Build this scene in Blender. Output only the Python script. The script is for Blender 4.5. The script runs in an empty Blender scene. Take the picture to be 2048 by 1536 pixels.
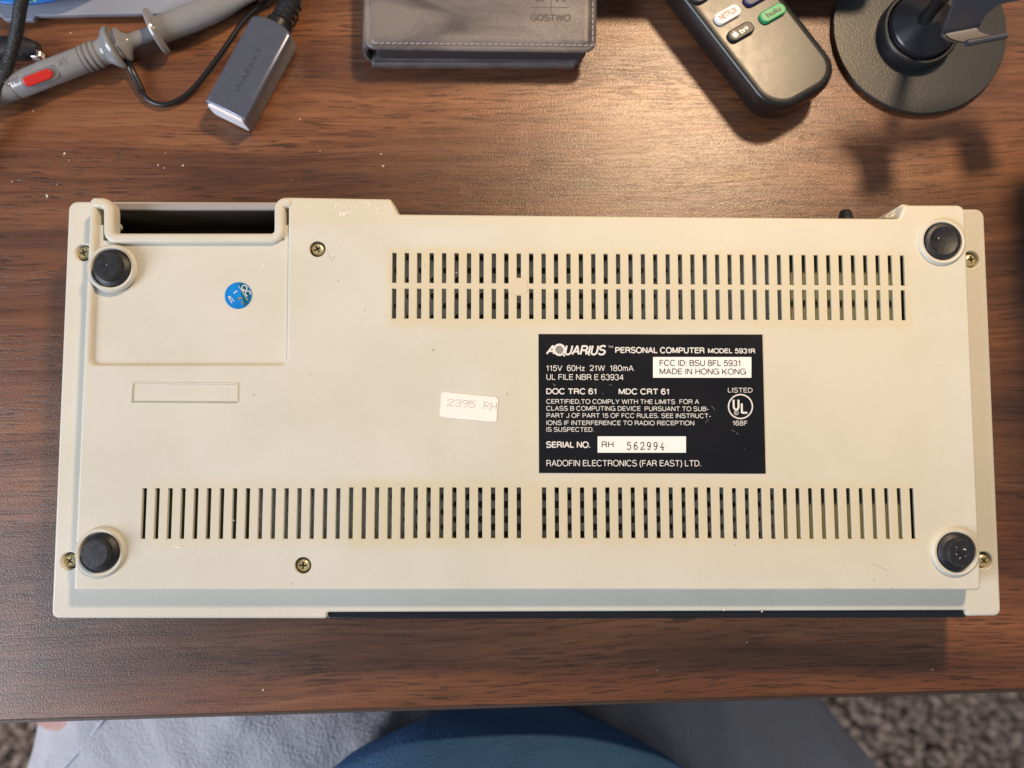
import bpy, bmesh, math, random
from mathutils import Vector, Matrix
from mathutils.geometry import tessellate_polygon
random.seed(7)
scene = bpy.context.scene
COL = scene.collection
PI = math.pi

# ------------------------------------------------------------------ camera
F_PX = 1500.0
def rot_abc(a, b, c):
    return Matrix.Rotation(c, 3, 'Z') @ Matrix.Rotation(b, 3, 'Y') @ Matrix.Rotation(a, 3, 'X')
CAM_R = rot_abc(0.06838972, -0.0198555, 0.00192025)
CAM_C = Vector((0, 0, 0.310))
cam = bpy.data.cameras.new('camera')
cam.sensor_width = 36.0; cam.lens = 36.0 * F_PX / 2048.0
cam.clip_start = 0.01; cam.clip_end = 20
cam.dof.use_dof = True; cam.dof.focus_distance = 0.272; cam.dof.aperture_fstop = 7.0
cam_o = bpy.data.objects.new('camera', cam); COL.objects.link(cam_o)
cam_o.matrix_world = Matrix.Translation(CAM_C) @ CAM_R.to_4x4()
scene.camera = cam_o
def P(px, py, z):
    """a point of the photograph (2048 x 1536) carried onto the horizontal plane at height z"""
    d = CAM_R @ Vector(((px - 1024) / F_PX, -(py - 768) / F_PX, -1.0))
    return CAM_C + d * ((z - CAM_C.z) / d.z)
def P2(px, py, z):
    p = P(px, py, z); return (p.x, p.y)

# ------------------------------------------------------------------ world and lamps
w = bpy.data.worlds.new('World'); scene.world = w; w.use_nodes = True
bg = w.node_tree.nodes['Background']
bg.inputs[0].default_value = (0.72, 0.76, 0.84, 1); bg.inputs[1].default_value = 0.28
LAMP = P(1925, -770, 0.0); LAMP.z = 0.50
l = bpy.data.lights.new('warm_lamp', 'POINT'); l.energy = 14.6; l.color = (1.0, 0.725, 0.45); l.shadow_soft_size = 0.032
lo = bpy.data.objects.new('warm_lamp', l); lo.location = LAMP; COL.objects.link(lo)
l = bpy.data.lights.new('window_light', 'AREA'); l.shape = 'RECTANGLE'; l.size = 0.9; l.size_y = 0.7; l.energy = 33; l.color = (0.82, 0.88, 1.0)
lo = bpy.data.objects.new('window_light', l); lo.location = (-1.38, -0.62, 0.82); COL.objects.link(lo)
lo.rotation_euler = (Vector((-0.02, -0.02, 0)) - lo.location).to_track_quat('-Z', 'Y').to_euler()
scene.view_settings.view_transform = 'Standard'; scene.view_settings.look = 'None'
scene.view_settings.exposure = 0.0; scene.view_settings.gamma = 1.0

# ------------------------------------------------------------------ object helpers
def tag(o, label=None, cat=None, group=None, kind=None):
    if label: o['label'] = label
    if cat: o['category'] = cat
    if group: o['group'] = group
    if kind: o['kind'] = kind
    return o
def empty(name, loc, label, cat, group=None):
    o = bpy.data.objects.new(name, None); COL.objects.link(o); o.location = loc; o.empty_display_size = 0.01
    return tag(o, label, cat, group)
def link(name, me, mat, parent=None):
    o = bpy.data.objects.new(name, me); COL.objects.link(o)
    if mat and not me.materials: me.materials.append(mat)
    if parent:
        o.parent = parent
        o.matrix_parent_inverse = Matrix.Translation(world_loc(parent)).inverted()
    return o
def world_loc(o):
    v = Vector((0, 0, 0))
    while o: 
        v = v + o.location + (o.matrix_parent_inverse.translation if o.parent else Vector((0, 0, 0))); o = o.parent
    return v

class MB:
    def __init__(s): s.v = []; s.f = []; s.sm = []
    def add(s, vs, fs, smooth=False):
        b = len(s.v); s.v += [tuple(x) for x in vs]; s.f += [tuple(i + b for i in f) for f in fs]
        s.sm += [smooth] * len(fs); return b
    def xform(s, M):
        s.v = [tuple(M @ Vector(v)) for v in s.v]; return s
    def build(s, name, mat, parent=None, angle=40):
        me = bpy.data.meshes.new(name); me.from_pydata(s.v, [], s.f)
        me.polygons.foreach_set('use_smooth', s.sm); me.update()
        bm = bmesh.new(); bm.from_mesh(me); bmesh.ops.remove_doubles(bm, verts=bm.verts, dist=1e-7)
        bmesh.ops.recalc_face_normals(bm, faces=bm.faces)
        for e in bm.edges:
            if len(e.link_faces) == 2 and (e.calc_face_angle(0) > math.radians(angle) or not (e.link_faces[0].smooth and e.link_faces[1].smooth)): e.smooth = False
        bm.to_mesh(me); bm.free()
        return link(name, me, mat, parent)

def area(p): return sum(p[i][0]*p[(i+1) % len(p)][1] - p[(i+1) % len(p)][0]*p[i][1] for i in range(len(p))) / 2
def ccw(p): return list(p) if area(p) > 0 else list(reversed(p))
def offset(p, d):
    """mitred offset of a counter-clockwise polygon, positive = outwards"""
    n = len(p); r = []
    for i in range(n):
        a = Vector(p[i-1]); b = Vector(p[i]); c = Vector(p[(i+1) % n])
        e1 = (b-a).normalized(); e2 = (c-b).normalized()
        n1 = Vector((e1.y, -e1.x)); n2 = Vector((e2.y, -e2.x)); m = n1 + n2
        q = m.dot(n1)
        if abs(q) < 0.15: m = n1; q = 1
        r.append(tuple(b + m * (d / q)))
    return r
def fillet(p, r, n=5):
    """round the corners of a polygon; r = radius or a list of radii"""
    p = [Vector(q[:2]) for q in p]; out = []
    for i in range(len(p)):
        a, b, c = p[i-1], p[i], p[(i+1) % len(p)]
        rr = r[i] if isinstance(r, (list, tuple)) else r
        e1 = (a-b); e2 = (c-b); l1 = e1.length; l2 = e2.length; e1 /= l1; e2 /= l2
        ang = e1.angle(e2)
        if rr <= 0 or ang > 3.1: out.append(tuple(b)); continue
        t = min(rr / math.tan(ang/2), l1*0.49, l2*0.49); R = t * math.tan(ang/2)
        cen = b + (e1+e2).normalized() * (R / math.sin(ang/2))
        p0 = b + e1*t; p1 = b + e2*t
        a0 = math.atan2(p0.y-cen.y, p0.x-cen.x); a1 = math.atan2(p1.y-cen.y, p1.x-cen.x)
        da = (a1-a0+PI) % (2*PI) - PI
        for k in range(n+1):
            t_ = a0 + da*k/n; out.append((cen.x + R*math.cos(t_), cen.y + R*math.sin(t_)))
    return out
def circle(cx, cy, r, n=32, ph=0): return [(cx + r*math.cos(2*PI*k/n+ph), cy + r*math.sin(2*PI*k/n+ph)) for k in range(n)]
def rect(x0, y0, x1, y1): return [(x0, y0), (x1, y0), (x1, y1), (x0, y1)]
def rnd(z1, z0, b, seg=4, bb=0.0):
    """outer profile: rounded top edge of radius b, wall down to z0 -> list of (offset, z) from the top"""
    pr = [(-b + b*math.sin(PI/2*k/seg), z1 - b + b*math.cos(PI/2*k/seg)) for k in range(seg+1)]
    if bb > 0: pr += [(-bb + bb*math.cos(PI/2*k/3), z0 + bb - bb*math.sin(PI/2*k/3)) for k in range(4)]
    else: pr += [(0, z0)]
    return pr
def prism(mb, outer, holes, prof, hprof=None, top=True, bottom=False, smooth=True):
    outer = ccw(outer); holes = [ccw(h) for h in holes]
    def strips(poly, pr, sgn):
        rings = [[(x, y, z) for x, y in offset(poly, o*sgn)] for o, z in pr]
        n = len(poly); vs = [v for r_ in rings for v in r_]; fs = []
        for k in range(len(rings)-1):
            for i in range(n):
                j = (i+1) % n; fs.append((k*n+i, k*n+j, (k+1)*n+j, (k+1)*n+i))
        mb.add(vs, fs, smooth); return rings
    ro = strips(outer, prof, 1); rh = [strips(h, hprof, -1) for h in holes]
    def cap(idx):
        loops = [[Vector(v) for v in ro[idx]]] + [[Vector(v) for v in r[idx]] for r in rh]
        flat = [v for L in loops for v in L]
        mb.add(flat, [t for t in tessellate_polygon(loops) if len(set(t)) == 3], False)
    if top: cap(0)
    if bottom: cap(-1)
def slab(name, outer, z0, z1, b, mat, parent=None, holes=(), bottom=True, bb=0.0, seg=4, M=None):
    mb = MB(); prism(mb, outer, list(holes), rnd(z1, z0, b, seg, bb), rnd(z1, z0, b, seg, bb), True, bottom)
    if M is not None: mb.xform(M)
    return mb.build(name, mat, parent)
def lathe(mb, prof, seg=40, M=None, smooth=True, close=True):
    vs = []; fs = []
    for (r, z) in prof:
        for k in range(seg): a = 2*PI*k/seg; vs.append((r*math.cos(a), r*math.sin(a), z))
    for i in range(len(prof)-1):
        for k in range(seg):
            j = (k+1) % seg; fs.append((i*seg+k, i*seg+j, (i+1)*seg+j, (i+1)*seg+k))
    if close:
        fs.append(tuple(range(seg))); n = (len(prof)-1)*seg; fs.append(tuple(range(n, n+seg)))
    if M is not None: vs = [M @ Vector(v) for v in vs]
    mb.add(vs, fs, smooth)
def catmull(pts, n=8):
    pts = [Vector(p) for p in pts]; out = []
    q = [pts[0]*2 - pts[1]] + pts + [pts[-1]*2 - pts[-2]]
    for i in range(1, len(q)-2):
        for k in range(n):
            t = k/n; a, b, c, d = q[i-1:i+3]
            out.append(0.5*((2*b) + (c-a)*t + (2*a-5*b+4*c-d)*t*t + (3*b-a-3*c+d)*t**3))
    out.append(pts[-1]); return out
def tube(mb, pts, rad, seg=12, smooth=True, rfun=None):
    pts = [Vector(p) for p in pts]; up = Vector((0, 0, 1)); vs = []; fs = []
    for i, p in enumerate(pts):
        t = (pts[min(i+1, len(pts)-1)] - pts[max(i-1, 0)]).normalized()
        a = t.cross(up)
        if a.length < 1e-4: a = t.cross(Vector((1, 0, 0)))
        a.normalize(); b = a.cross(t)
        r = rad(i/(len(pts)-1)) if callable(rad) else rad
        for k in range(seg):
            an = 2*PI*k/seg; rr = r * (rfun(i, k) if rfun else 1); vs.append(p + a*rr*math.cos(an) + b*rr*math.sin(an))
    for i in range(len(pts)-1):
        for k in range(seg):
            j = (k+1) % seg; fs.append((i*seg+k, i*seg+j, (i+1)*seg+j, (i+1)*seg+k))
    fs.append(tuple(range(seg))); n = (len(pts)-1)*seg; fs.append(tuple(range(n, n+seg)))
    mb.add(vs, fs, smooth)
def buffer_path(path, wd):
    """closed outline of an open polyline widened by wd"""
    path = [Vector(p[:2]) for p in path]; L = []; R = []
    for i, p in enumerate(path):
        e1 = (p - path[i-1]).normalized() if i else (path[1]-p).normalized()
        e2 = (path[i+1]-p).normalized() if i < len(path)-1 else e1
        n1 = Vector((-e1.y, e1.x)); n2 = Vector((-e2.y, e2.x)); m = n1+n2; q = max(m.dot(n1), 0.45)
        L.append(tuple(p + m*(wd/2/q))); R.append(tuple(p - m*(wd/2/q)))
    return L + R[::-1]
def open_fillet(path, r, n=6):
    p = [Vector(q[:2]) for q in path]; out = [tuple(p[0])]
    for i in range(1, len(p)-1):
        a, b, c = p[i-1], p[i], p[i+1]; e1 = (a-b); e2 = (c-b); l1 = e1.length; l2 = e2.length; e1 /= l1; e2 /= l2
        ang = e1.angle(e2); t = min(r/math.tan(ang/2), l1*.49, l2*.49); R = t*math.tan(ang/2)
        cen = b + (e1+e2).normalized()*(R/math.sin(ang/2)); p0 = b+e1*t; p1 = b+e2*t
        a0 = math.atan2(p0.y-cen.y, p0.x-cen.x); a1 = math.atan2(p1.y-cen.y, p1.x-cen.x); da = (a1-a0+PI) % (2*PI) - PI
        for k in range(n+1): t_ = a0+da*k/n; out.append((cen.x+R*math.cos(t_), cen.y+R*math.sin(t_)))
    out.append(tuple(p[-1])); return out

# ------------------------------------------------------------------ lettering
def text_mesh(s, bold=0.0, shear=0.0):
    cu = bpy.data.curves.new('t', 'FONT'); cu.body = s; cu.size = 1.0; cu.offset = bold; cu.shear = shear; cu.resolution_u = 3
    o = bpy.data.objects.new('t', cu); COL.objects.link(o)
    dg = bpy.context.evaluated_depsgraph_get(); me = bpy.data.meshes.new_from_object(o.evaluated_get(dg))
    bpy.data.objects.remove(o); bpy.data.curves.remove(cu)
    vs = [Vector(v.co) for v in me.vertices]; fs = [tuple(p.vertices) for p in me.polygons]; bpy.data.meshes.remove(me)
    return vs, fs
_v, _ = text_mesh('H'); CAP = max(v.y for v in _v) - min(v.y for v in _v)
def text_frame(mb, s, O, ex, ey, width, cap, bold=0.0, shear=0.0):
    """lettering on a plane: O = left end of the baseline, ex/ey = unit vectors, width and cap height in metres"""
    vs, fs = text_mesh(s, bold, shear)
    x0 = min(v.x for v in vs); x1 = max(v.x for v in vs); sx = width/(x1-x0); sy = cap/CAP
    mb.add([O + ex*((v.x-x0)*sx) + ey*(v.y*sy) for v in vs], fs)
def text_px(mb, s, xl, yb, xr, cap, z, bold=0.0, shear=0.0):
    O = P(xl, yb, z); Q = P(xr, yb, z); ex = Vector((1, 0, 0)); ey = Vector((0, 1, 0))
    text_frame(mb, s, O, ex, ey, (Q-O).length, (P(xl, yb-cap, z)-O).length, bold, shear)

def arc(cx, cy, rx, ry, a0, a1, n=9):
    return [(cx + rx*math.cos(math.radians(lerp(a0, a1, k/n))), cy + ry*math.sin(math.radians(lerp(a0, a1, k/n)))) for k in range(n+1)]
def lerp(a, b, t): return a+(b-a)*t
O_ = lambda w: [arc(w/2, .5, w/2, .5, 0, 360, 22)]
S_G = [arc(.36, .75, .33, .25, 25, 180, 8) + arc(.36, .73, .33, .21, 180, 265, 4)[1:] + arc(.36, .27, .37, .25, 80, -20, 6) + arc(.36, .27, .37, .27, -20, -160, 7)[1:]]
G6 = [arc(.30, .31, .29, .31, 0, 360, 18), arc(.32, .62, .31, .38, 35, 180, 8) + [(.01, .35)]]
FONT = {'A': (.76, [[(0, 0), (.38, 1)], [(.38, 1), (.76, 0)], [(.14, .33), (.62, .33)]]), 'B': (.72, [[(.05, 0), (.05, 1)], [(.05, .96), (.4, .96)] + arc(.42, .75, .25, .21, 90, -90, 7) + [(.05, .54)], [(.42, .54)] + arc(.43, .29, .28, .25, 90, -90, 8) + [(.05, .04)]]),
 'C': (.82, [arc(.42, .5, .41, .5, 38, 322, 18)]), 'D': (.78, [[(.05, 0), (.05, 1)], [(.05, .96), (.32, .96)] + arc(.34, .5, .42, .46, 90, -90, 12) + [(.05, .04)]]),
 'E': (.66, [[(.05, 0), (.05, 1)], [(.05, .95), (.66, .95)], [(.05, .53), (.6, .53)], [(.05, .05), (.66, .05)]]), 'F': (.62, [[(.05, 0), (.05, 1)], [(.05, .95), (.62, .95)], [(.05, .5), (.55, .5)]]),
 'G': (.86, [arc(.42, .5, .41, .5, 40, 345, 18), [(.45, .47), (.84, .47)], [(.82, .5), (.82, 0)]]), 'H': (.76, [[(.05, 0), (.05, 1)], [(.71, 0), (.71, 1)], [(.05, .53), (.71, .53)]]), 'I': (.12, [[(.06, 0), (.06, 1)]]),
 'J': (.55, [[(.5, 1), (.5, .25)] + arc(.27, .25, .23, .25, 0, -180, 8)]), 'K': (.76, [[(.05, 0), (.05, 1)], [(.72, 1), (.08, .36)], [(.28, .58), (.74, 0)]]), 'L': (.58, [[(.05, 0), (.05, 1)], [(.05, .05), (.58, .05)]]),
 'M': (.90, [[(.05, 0), (.05, 1)], [(.07, 1), (.45, .05)], [(.45, .05), (.83, 1)], [(.85, 1), (.85, 0)]]), 'N': (.78, [[(.05, 0), (.05, 1)], [(.07, 1), (.70, 0)], [(.73, 0), (.73, 1)]]), 'O': (.88, O_(.88)),
 'P': (.70, [[(.05, 0), (.05, 1)], [(.05, .96), (.4, .96)] + arc(.4, .70, .27, .26, 90, -90, 8) + [(.05, .44)]]), 'R': (.76, [[(.05, 0), (.05, 1)], [(.05, .96), (.42, .96)] + arc(.42, .72, .27, .24, 90, -90, 8) + [(.05, .48)], [(.5, .48), (.66, .34), (.68, .12), (.74, 0)]]),
 'S': (.74, S_G), 'T': (.74, [[(0, .95), (.74, .95)], [(.37, .95), (.37, 0)]]), 'U': (.76, [[(.05, 1), (.05, .33)] + arc(.38, .33, .33, .33, 180, 360, 10) + [(.71, 1)]]), 'V': (.74, [[(0, 1), (.37, 0)], [(.37, 0), (.74, 1)]]),
 'W': (1.12, [[(0, 1), (.28, 0)], [(.28, 0), (.56, 1)], [(.56, 1), (.84, 0)], [(.84, 0), (1.12, 1)]]), 'X': (.74, [[(0, 0), (.74, 1)], [(0, 1), (.74, 0)]]), 'Y': (.74, [[(0, 1), (.37, .42)], [(.74, 1), (.37, .42)], [(.37, .45), (.37, 0)]]),
 '0': (.60, O_(.60)), '1': (.42, [[(.30, 0), (.30, 1)], [(.05, .76), (.2, .8), (.30, .97)]]), '2': (.62, [arc(.31, .70, .29, .30, 170, -40, 10) + [(.05, .08)], [(.02, .05), (.62, .05)]]),
 '3': (.62, [arc(.30, .74, .26, .25, 160, -80, 9), arc(.30, .27, .30, .27, 80, -165, 10)]), '4': (.64, [[(.48, 0), (.48, 1)], [(.46, .96), (.03, .30)], [(0, .28), (.64, .28)]]),
 '5': (.62, [[(.10, .95), (.56, .95)], [(.13, .95), (.06, .50)], [(.05, .50)] + arc(.29, .32, .31, .32, 125, -160, 12)]), '6': (.60, G6), '8': (.62, [arc(.31, .75, .25, .24, 0, 360, 14), arc(.31, .27, .30, .27, 0, 360, 16)]),
 '9': (.60, [[(.60-x, 1-y) for x, y in p_] for p_ in G6]), '.': (.13, [[(.06, 0), (.06, .13)]]), ',': (.13, [[(.08, .12), (.03, -.14)]]), ':': (.13, [[(.06, 0), (.06, .13)], [(.06, .55), (.06, .68)]]),
 '-': (.32, [[(0, .37), (.32, .37)]]), '(': (.24, [[(.22, 1.02), (.06, .72), (.03, .4), (.06, .08), (.22, -.22)]]), ')': (.24, [[(.02, 1.02), (.18, .72), (.21, .4), (.18, .08), (.02, -.22)]]),
 'z': (.50, [[(.03, .66), (.5, .66)], [(.46, .64), (.03, .05)], [(0, .05), (.5, .05)]]), 'm': (.86, [[(.05, 0), (.05, .72)], [(.05, .5)] + arc(.24, .5, .19, .21, 180, 0, 6) + [(.43, 0)], [(.43, .5)] + arc(.62, .5, .19, .21, 180, 0, 6) + [(.81, 0)]])}
def strokes_frame(mb, s, O, ex, ey, width, cap, wt, gap=0.17, shear=0.0):
    """drawn sans-serif lettering of even stroke weight wt (fraction of the cap height)"""
    x = 0; items = []
    for ch in s:
        if ch == ' ': x += 0.37; continue
        wd, st_ = FONT[ch]; items.append((x, st_)); x += wd + gap
    sx = width/((x-gap)*cap); nz = ex.cross(ey); k = 0
    for x0, st_ in items:
        for p_ in st_:
            q = [((x0+a+shear*b)*cap*sx, b*cap) for a, b in p_]; clean = [q[0]]
            for v in q[1:]:
                if math.hypot(v[0]-clean[-1][0], v[1]-clean[-1][1]) > cap*0.01: clean.append(v)
            o_ = buffer_path(clean, wt*cap); k += 1; N_ = len(o_); n = len(clean)
            mb.add([O + ex*a + ey*b + nz*(0.000003*(k % 5)) for a, b in o_], [(i, i+1, N_-2-i, N_-1-i) for i in range(n-1)])
def strokes_px(mb, s, xl, yb, xr, cap, z, wt=0.13, shear=0.0):
    O = P(xl, yb, z); Q = P(xr, yb, z); strokes_frame(mb, s, O, Vector((1, 0, 0)), Vector((0, 1, 0)), (Q-O).length, (P(xl, yb-cap, z)-O).length, wt, shear=shear)

# ------------------------------------------------------------------ materials
def mat(name, col, rough=0.5, metal=0.0, spec=0.5, bump=None, var=None, coat=0.0, sheen=0.0):
    """bump = (scale, strength, distance); var = (scale, amount)"""
    m = bpy.data.materials.new(name); m.use_nodes = True; nt = m.node_tree; b = nt.nodes['Principled BSDF']
    b.inputs['Base Color'].default_value = (*col, 1); b.inputs['Roughness'].default_value = rough
    b.inputs['Metallic'].default_value = metal; b.inputs['Specular IOR Level'].default_value = spec
    b.inputs['Coat Weight'].default_value = coat; b.inputs['Sheen Weight'].default_value = sheen
    tc = nt.nodes.new('ShaderNodeTexCoord')
    if var:
        n = nt.nodes.new('ShaderNodeTexNoise'); n.inputs['Scale'].default_value = var[0]; n.inputs['Detail'].default_value = 5
        nt.links.new(tc.outputs['Object'], n.inputs['Vector'])
        h = nt.nodes.new('ShaderNodeHueSaturation'); h.inputs['Color'].default_value = (*col, 1)
        mr = nt.nodes.new('ShaderNodeMapRange'); mr.inputs[1].default_value = 0.25; mr.inputs[2].default_value = 0.75
        mr.inputs[3].default_value = 1-var[1]; mr.inputs[4].default_value = 1+var[1]
        nt.links.new(n.outputs[0], mr.inputs[0]); nt.links.new(mr.outputs[0], h.inputs['Value']); nt.links.new(h.outputs[0], b.inputs['Base Color'])
        mr2 = nt.nodes.new('ShaderNodeMapRange'); mr2.inputs[3].default_value = max(rough-0.06, 0.02); mr2.inputs[4].default_value = min(rough+0.06, 1)
        nt.links.new(n.outputs[0], mr2.inputs[0]); nt.links.new(mr2.outputs[0], b.inputs['Roughness'])
    if bump:
        n = nt.nodes.new('ShaderNodeTexNoise'); n.inputs['Scale'].default_value = bump[0]; n.inputs['Detail'].default_value = 3
        nt.links.new(tc.outputs['Object'], n.inputs['Vector'])
        bp = nt.nodes.new('ShaderNodeBump'); bp.inputs['Strength'].default_value = bump[1]; bp.inputs['Distance'].default_value = bump[2]
        nt.links.new(n.outputs[0], bp.inputs['Height']); nt.links.new(bp.outputs[0], b.inputs['Normal'])
    return m
class NT:
    def __init__(s, m): s.nt = m.node_tree; s.N = s.nt.nodes; s.L = s.nt.links; s.b = s.N['Principled BSDF']
    def new(s, t, **k):
        n = s.N.new(t)
        for a, v in k.items(): setattr(n, a, v)
        return n
    def math(s, op, a, b=None, c=None):
        n = s.new('ShaderNodeMath', operation=op)
        for i, x in enumerate((a, b, c)):
            if x is None: continue
            if isinstance(x, (int, float)): n.inputs[i].default_value = x
            else: s.L.new(x, n.inputs[i])
        return n.outputs[0]
    def noise(s, vec, scale, detail=3, rough=0.5, dist=0.0):
        n = s.new('ShaderNodeTexNoise'); n.inputs['Scale'].default_value = scale; n.inputs['Detail'].default_value = detail
        n.inputs['Roughness'].default_value = rough; n.inputs['Distortion'].default_value = dist; s.L.new(vec, n.inputs['Vector']); return n.outputs[0]
    def mapping(s, vec, scale=(1, 1, 1), rot=(0, 0, 0), loc=(0, 0, 0)):
        n = s.new('ShaderNodeMapping'); n.inputs['Scale'].default_value = scale; n.inputs['Rotation'].default_value = rot; n.inputs['Location'].default_value = loc
        s.L.new(vec, n.inputs['Vector']); return n.outputs[0]
    def ramp(s, f, stops):
        n = s.new('ShaderNodeValToRGB'); e = n.color_ramp.elements
        while len(e) < len(stops): e.new(0.5)
        for i, (p, c) in enumerate(stops): e[i].position = p; e[i].color = (*c, 1) if len(c) == 3 else c
        s.L.new(f, n.inputs[0]); return n.outputs[0]
    def mix(s, f, a, b, mode='MIX'):
        n = s.new('ShaderNodeMix', data_type='RGBA', blend_type=mode)
        for i, x in ((0, f), (6, a), (7, b)):
            if isinstance(x, (int, float)): n.inputs[i].default_value = x
            elif isinstance(x, tuple): n.inputs[i].default_value = (*x, 1)
            else: s.L.new(x, n.inputs[i])
        return n.outputs[2]
    def smooth(s, v, a, b):
        n = s.new('ShaderNodeMapRange', interpolation_type='SMOOTHSTEP'); n.inputs[1].default_value = a; n.inputs[2].default_value = b
        s.L.new(v, n.inputs[0]); return n.outputs[0]

DESK_ANG = math.atan2(10.2, 412.3)
def wood_material():
    m = bpy.data.materials.new('walnut_laminate'); m.use_nodes = True; t = NT(m)
    tc = t.new('ShaderNodeTexCoord'); v0 = t.mapping(tc.outputs['Object'], rot=(0, 0, -DESK_ANG))
    # slow warp so that the grain wanders
    wn = t.new('ShaderNodeTexNoise'); wn.inputs['Scale'].default_value = 1.0; wn.inputs['Detail'].default_value = 3
    t.L.new(t.mapping(v0, scale=(5, 11, 5)), wn.inputs['Vector'])
    sub = t.new('ShaderNodeVectorMath', operation='SUBTRACT'); t.L.new(wn.outputs['Color'], sub.inputs[0]); sub.inputs[1].default_value = (0.5, 0.5, 0.5)
    mul = t.new('ShaderNodeVectorMath', operation='MULTIPLY'); t.L.new(sub.outputs[0], mul.inputs[0]); mul.inputs[1].default_value = (0.0, 0.022, 0.0)
    ad = t.new('ShaderNodeVectorMath', operation='ADD'); t.L.new(v0, ad.inputs[0]); t.L.new(mul.outputs[0], ad.inputs[1]); v = ad.outputs[0]
    band = t.noise(t.mapping(v, scale=(2.0, 27, 1)), 1.0, 4, 0.55)
    fine = t.noise(t.mapping(v, scale=(14, 260, 1)), 1.0, 4, 0.6)
    pore = t.noise(t.mapping(v, scale=(62, 1150, 1), loc=(3, 7, 0)), 1.0, 2, 0.6); line_ = t.noise(t.mapping(v, scale=(22, 760, 1), loc=(5, 2, 0)), 1.0, 3, 0.6)
    pmask = t.noise(t.mapping(v, scale=(9, 45, 1), loc=(1, 2, 0)), 1.0, 2)
    speck = t.noise(v, 1500, 2, 0.6)
    f = t.math('ADD', t.math('MULTIPLY', band, 0.72), t.math('MULTIPLY', fine, 0.28))
    c = t.ramp(f, [(0.33, (0.066, 0.025, 0.012)), (0.44, (0.128, 0.047, 0.020)), (0.52, (0.195, 0.073, 0.029)), (0.63, (0.295, 0.121, 0.048))])
    hue = t.noise(t.mapping(v, scale=(3, 16, 1), loc=(9, 4, 0)), 1.0, 3)
    c = t.mix(t.smooth(hue, 0.42, 0.62), c, t.mix(1.0, c, (0.82, 0.90, 1.05), 'MULTIPLY'))
    pd = t.math('MULTIPLY', t.math('SUBTRACT', 1.0, t.smooth(pore, 0.38, 0.46)), t.math('ADD', 0.36, t.math('MULTIPLY', t.smooth(pmask, 0.38, 0.62), 0.42)))
    pd = t.math('MAXIMUM', pd, t.math('MULTIPLY', t.math('SUBTRACT', 1.0, t.smooth(line_, 0.34, 0.46)), 0.45))
    c = t.mix(pd, c, (0.024, 0.010, 0.007))
    t.L.new(c, t.b.inputs['Base Color'])
    t.L.new(t.math('ADD', 0.27, t.math('MULTIPLY', fine, 0.13)), t.b.inputs['Roughness'])
    t.b.inputs['Specular IOR Level'].default_value = 0.76
    h = t.math('ADD', t.math('MULTIPLY', pd, -0.45), t.math('MULTIPLY', speck, 1.1))
    bp = t.new('ShaderNodeBump'); bp.inputs['Strength'].default_value = 0.6; bp.inputs['Distance'].default_value = 0.00018
    t.L.new(h, bp.inputs['Height']); t.L.new(bp.outputs[0], t.b.inputs['Normal'])
    return m

def plastic_case(name, stains=True):
    m = bpy.data.materials.new(name); m.use_nodes = True; t = NT(m)
    tc = t.new('ShaderNodeTexCoord'); v = tc.outputs['Object']
    n1 = t.noise(v, 26, 5, 0.6); n2 = t.noise(v, 220, 4, 0.6); grain = t.noise(v, 1500, 2, 0.6)
    c = t.mix(t.smooth(n1, 0.35, 0.65), (0.585, 0.560, 0.472), (0.620, 0.597, 0.520))
    if stains:
        sx = t.new('ShaderNodeSeparateXYZ'); t.L.new(v, sx.inputs[0]); X, Y = sx.outputs[0], sx.outputs[1]
        def box(px0, py0, px1, py1, soft):
            a = P(px0, py1, 0.045); b = P(px1, py0, 0.045)
            cx, cy, hx, hy = (a.x+b.x)/2, (a.y+b.y)/2, (b.x-a.x)/2, (b.y-a.y)/2
            dx = t.math('MAXIMUM', t.math('SUBTRACT', t.math('ABSOLUTE', t.math('SUBTRACT', X, cx)), hx), 0.0)
            dy = t.math('MAXIMUM', t.math('SUBTRACT', t.math('ABSOLUTE', t.math('SUBTRACT', Y, cy)), hy), 0.0)
            d = t.math('SQRT', t.math('ADD', t.math('MULTIPLY', dx, dx), t.math('MULTIPLY', dy, dy)))
            d = t.math('ADD', d, t.math('MULTIPLY', t.math('SUBTRACT', n2, 0.5), 0.006))
            return t.math('SUBTRACT', 1.0, t.smooth(d, 0.0, soft))
        y = t.math('MAXIMUM', box(785, 508, 1820, 640, 0.0042), t.math('MAXIMUM', box(700, 975, 1832, 1082, 0.0045), t.math('MULTIPLY', box(300, 975, 1832, 1082, 0.0045), 0.45)))
        y = t.math('MAXIMUM', y, t.math('MULTIPLY', box(180, 405, 1920, 432, 0.003), 0.5))
        y = t.math('MAXIMUM', y, t.math('MULTIPLY', box(1060, 480, 1830, 1090, 0.02), 0.35))
        c = t.mix(t.math('MULTIPLY', t.math('MULTIPLY', y, t.math('ADD', 0.35, n1)), 0.55), c, (0.60, 0.495, 0.275))
        # grime spots and light scuffs
        sp = t.noise(t.mapping(v, scale=(1, 1, 1), loc=(5, 1, 0)), 330, 2, 0.7)
        c = t.mix(t.math('MULTIPLY', t.smooth(sp, 0.73, 0.80), 0.4), c, (0.22, 0.18, 0.13))
        sc = t.noise(t.mapping(v, scale=(40, 300, 1), rot=(0, 0, 0.35)), 1.0, 2, 0.5)
        c = t.mix(t.math('MULTIPLY', t.smooth(sc, 0.72, 0.80), 0.12), c, (0.33, 0.29, 0.27))
    t.L.new(c, t.b.inputs['Base Color']); t.b.inputs['Roughness'].default_value = 0.46; t.b.inputs['Specular IOR Level'].default_value = 0.42
    bp = t.new('ShaderNodeBump'); bp.inputs['Strength'].default_value = 0.55; bp.inputs['Distance'].default_value = 0.00011
    t.L.new(grain, bp.inputs['Height']); t.L.new(bp.outputs[0], t.b.inputs['Normal'])
    return m

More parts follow.
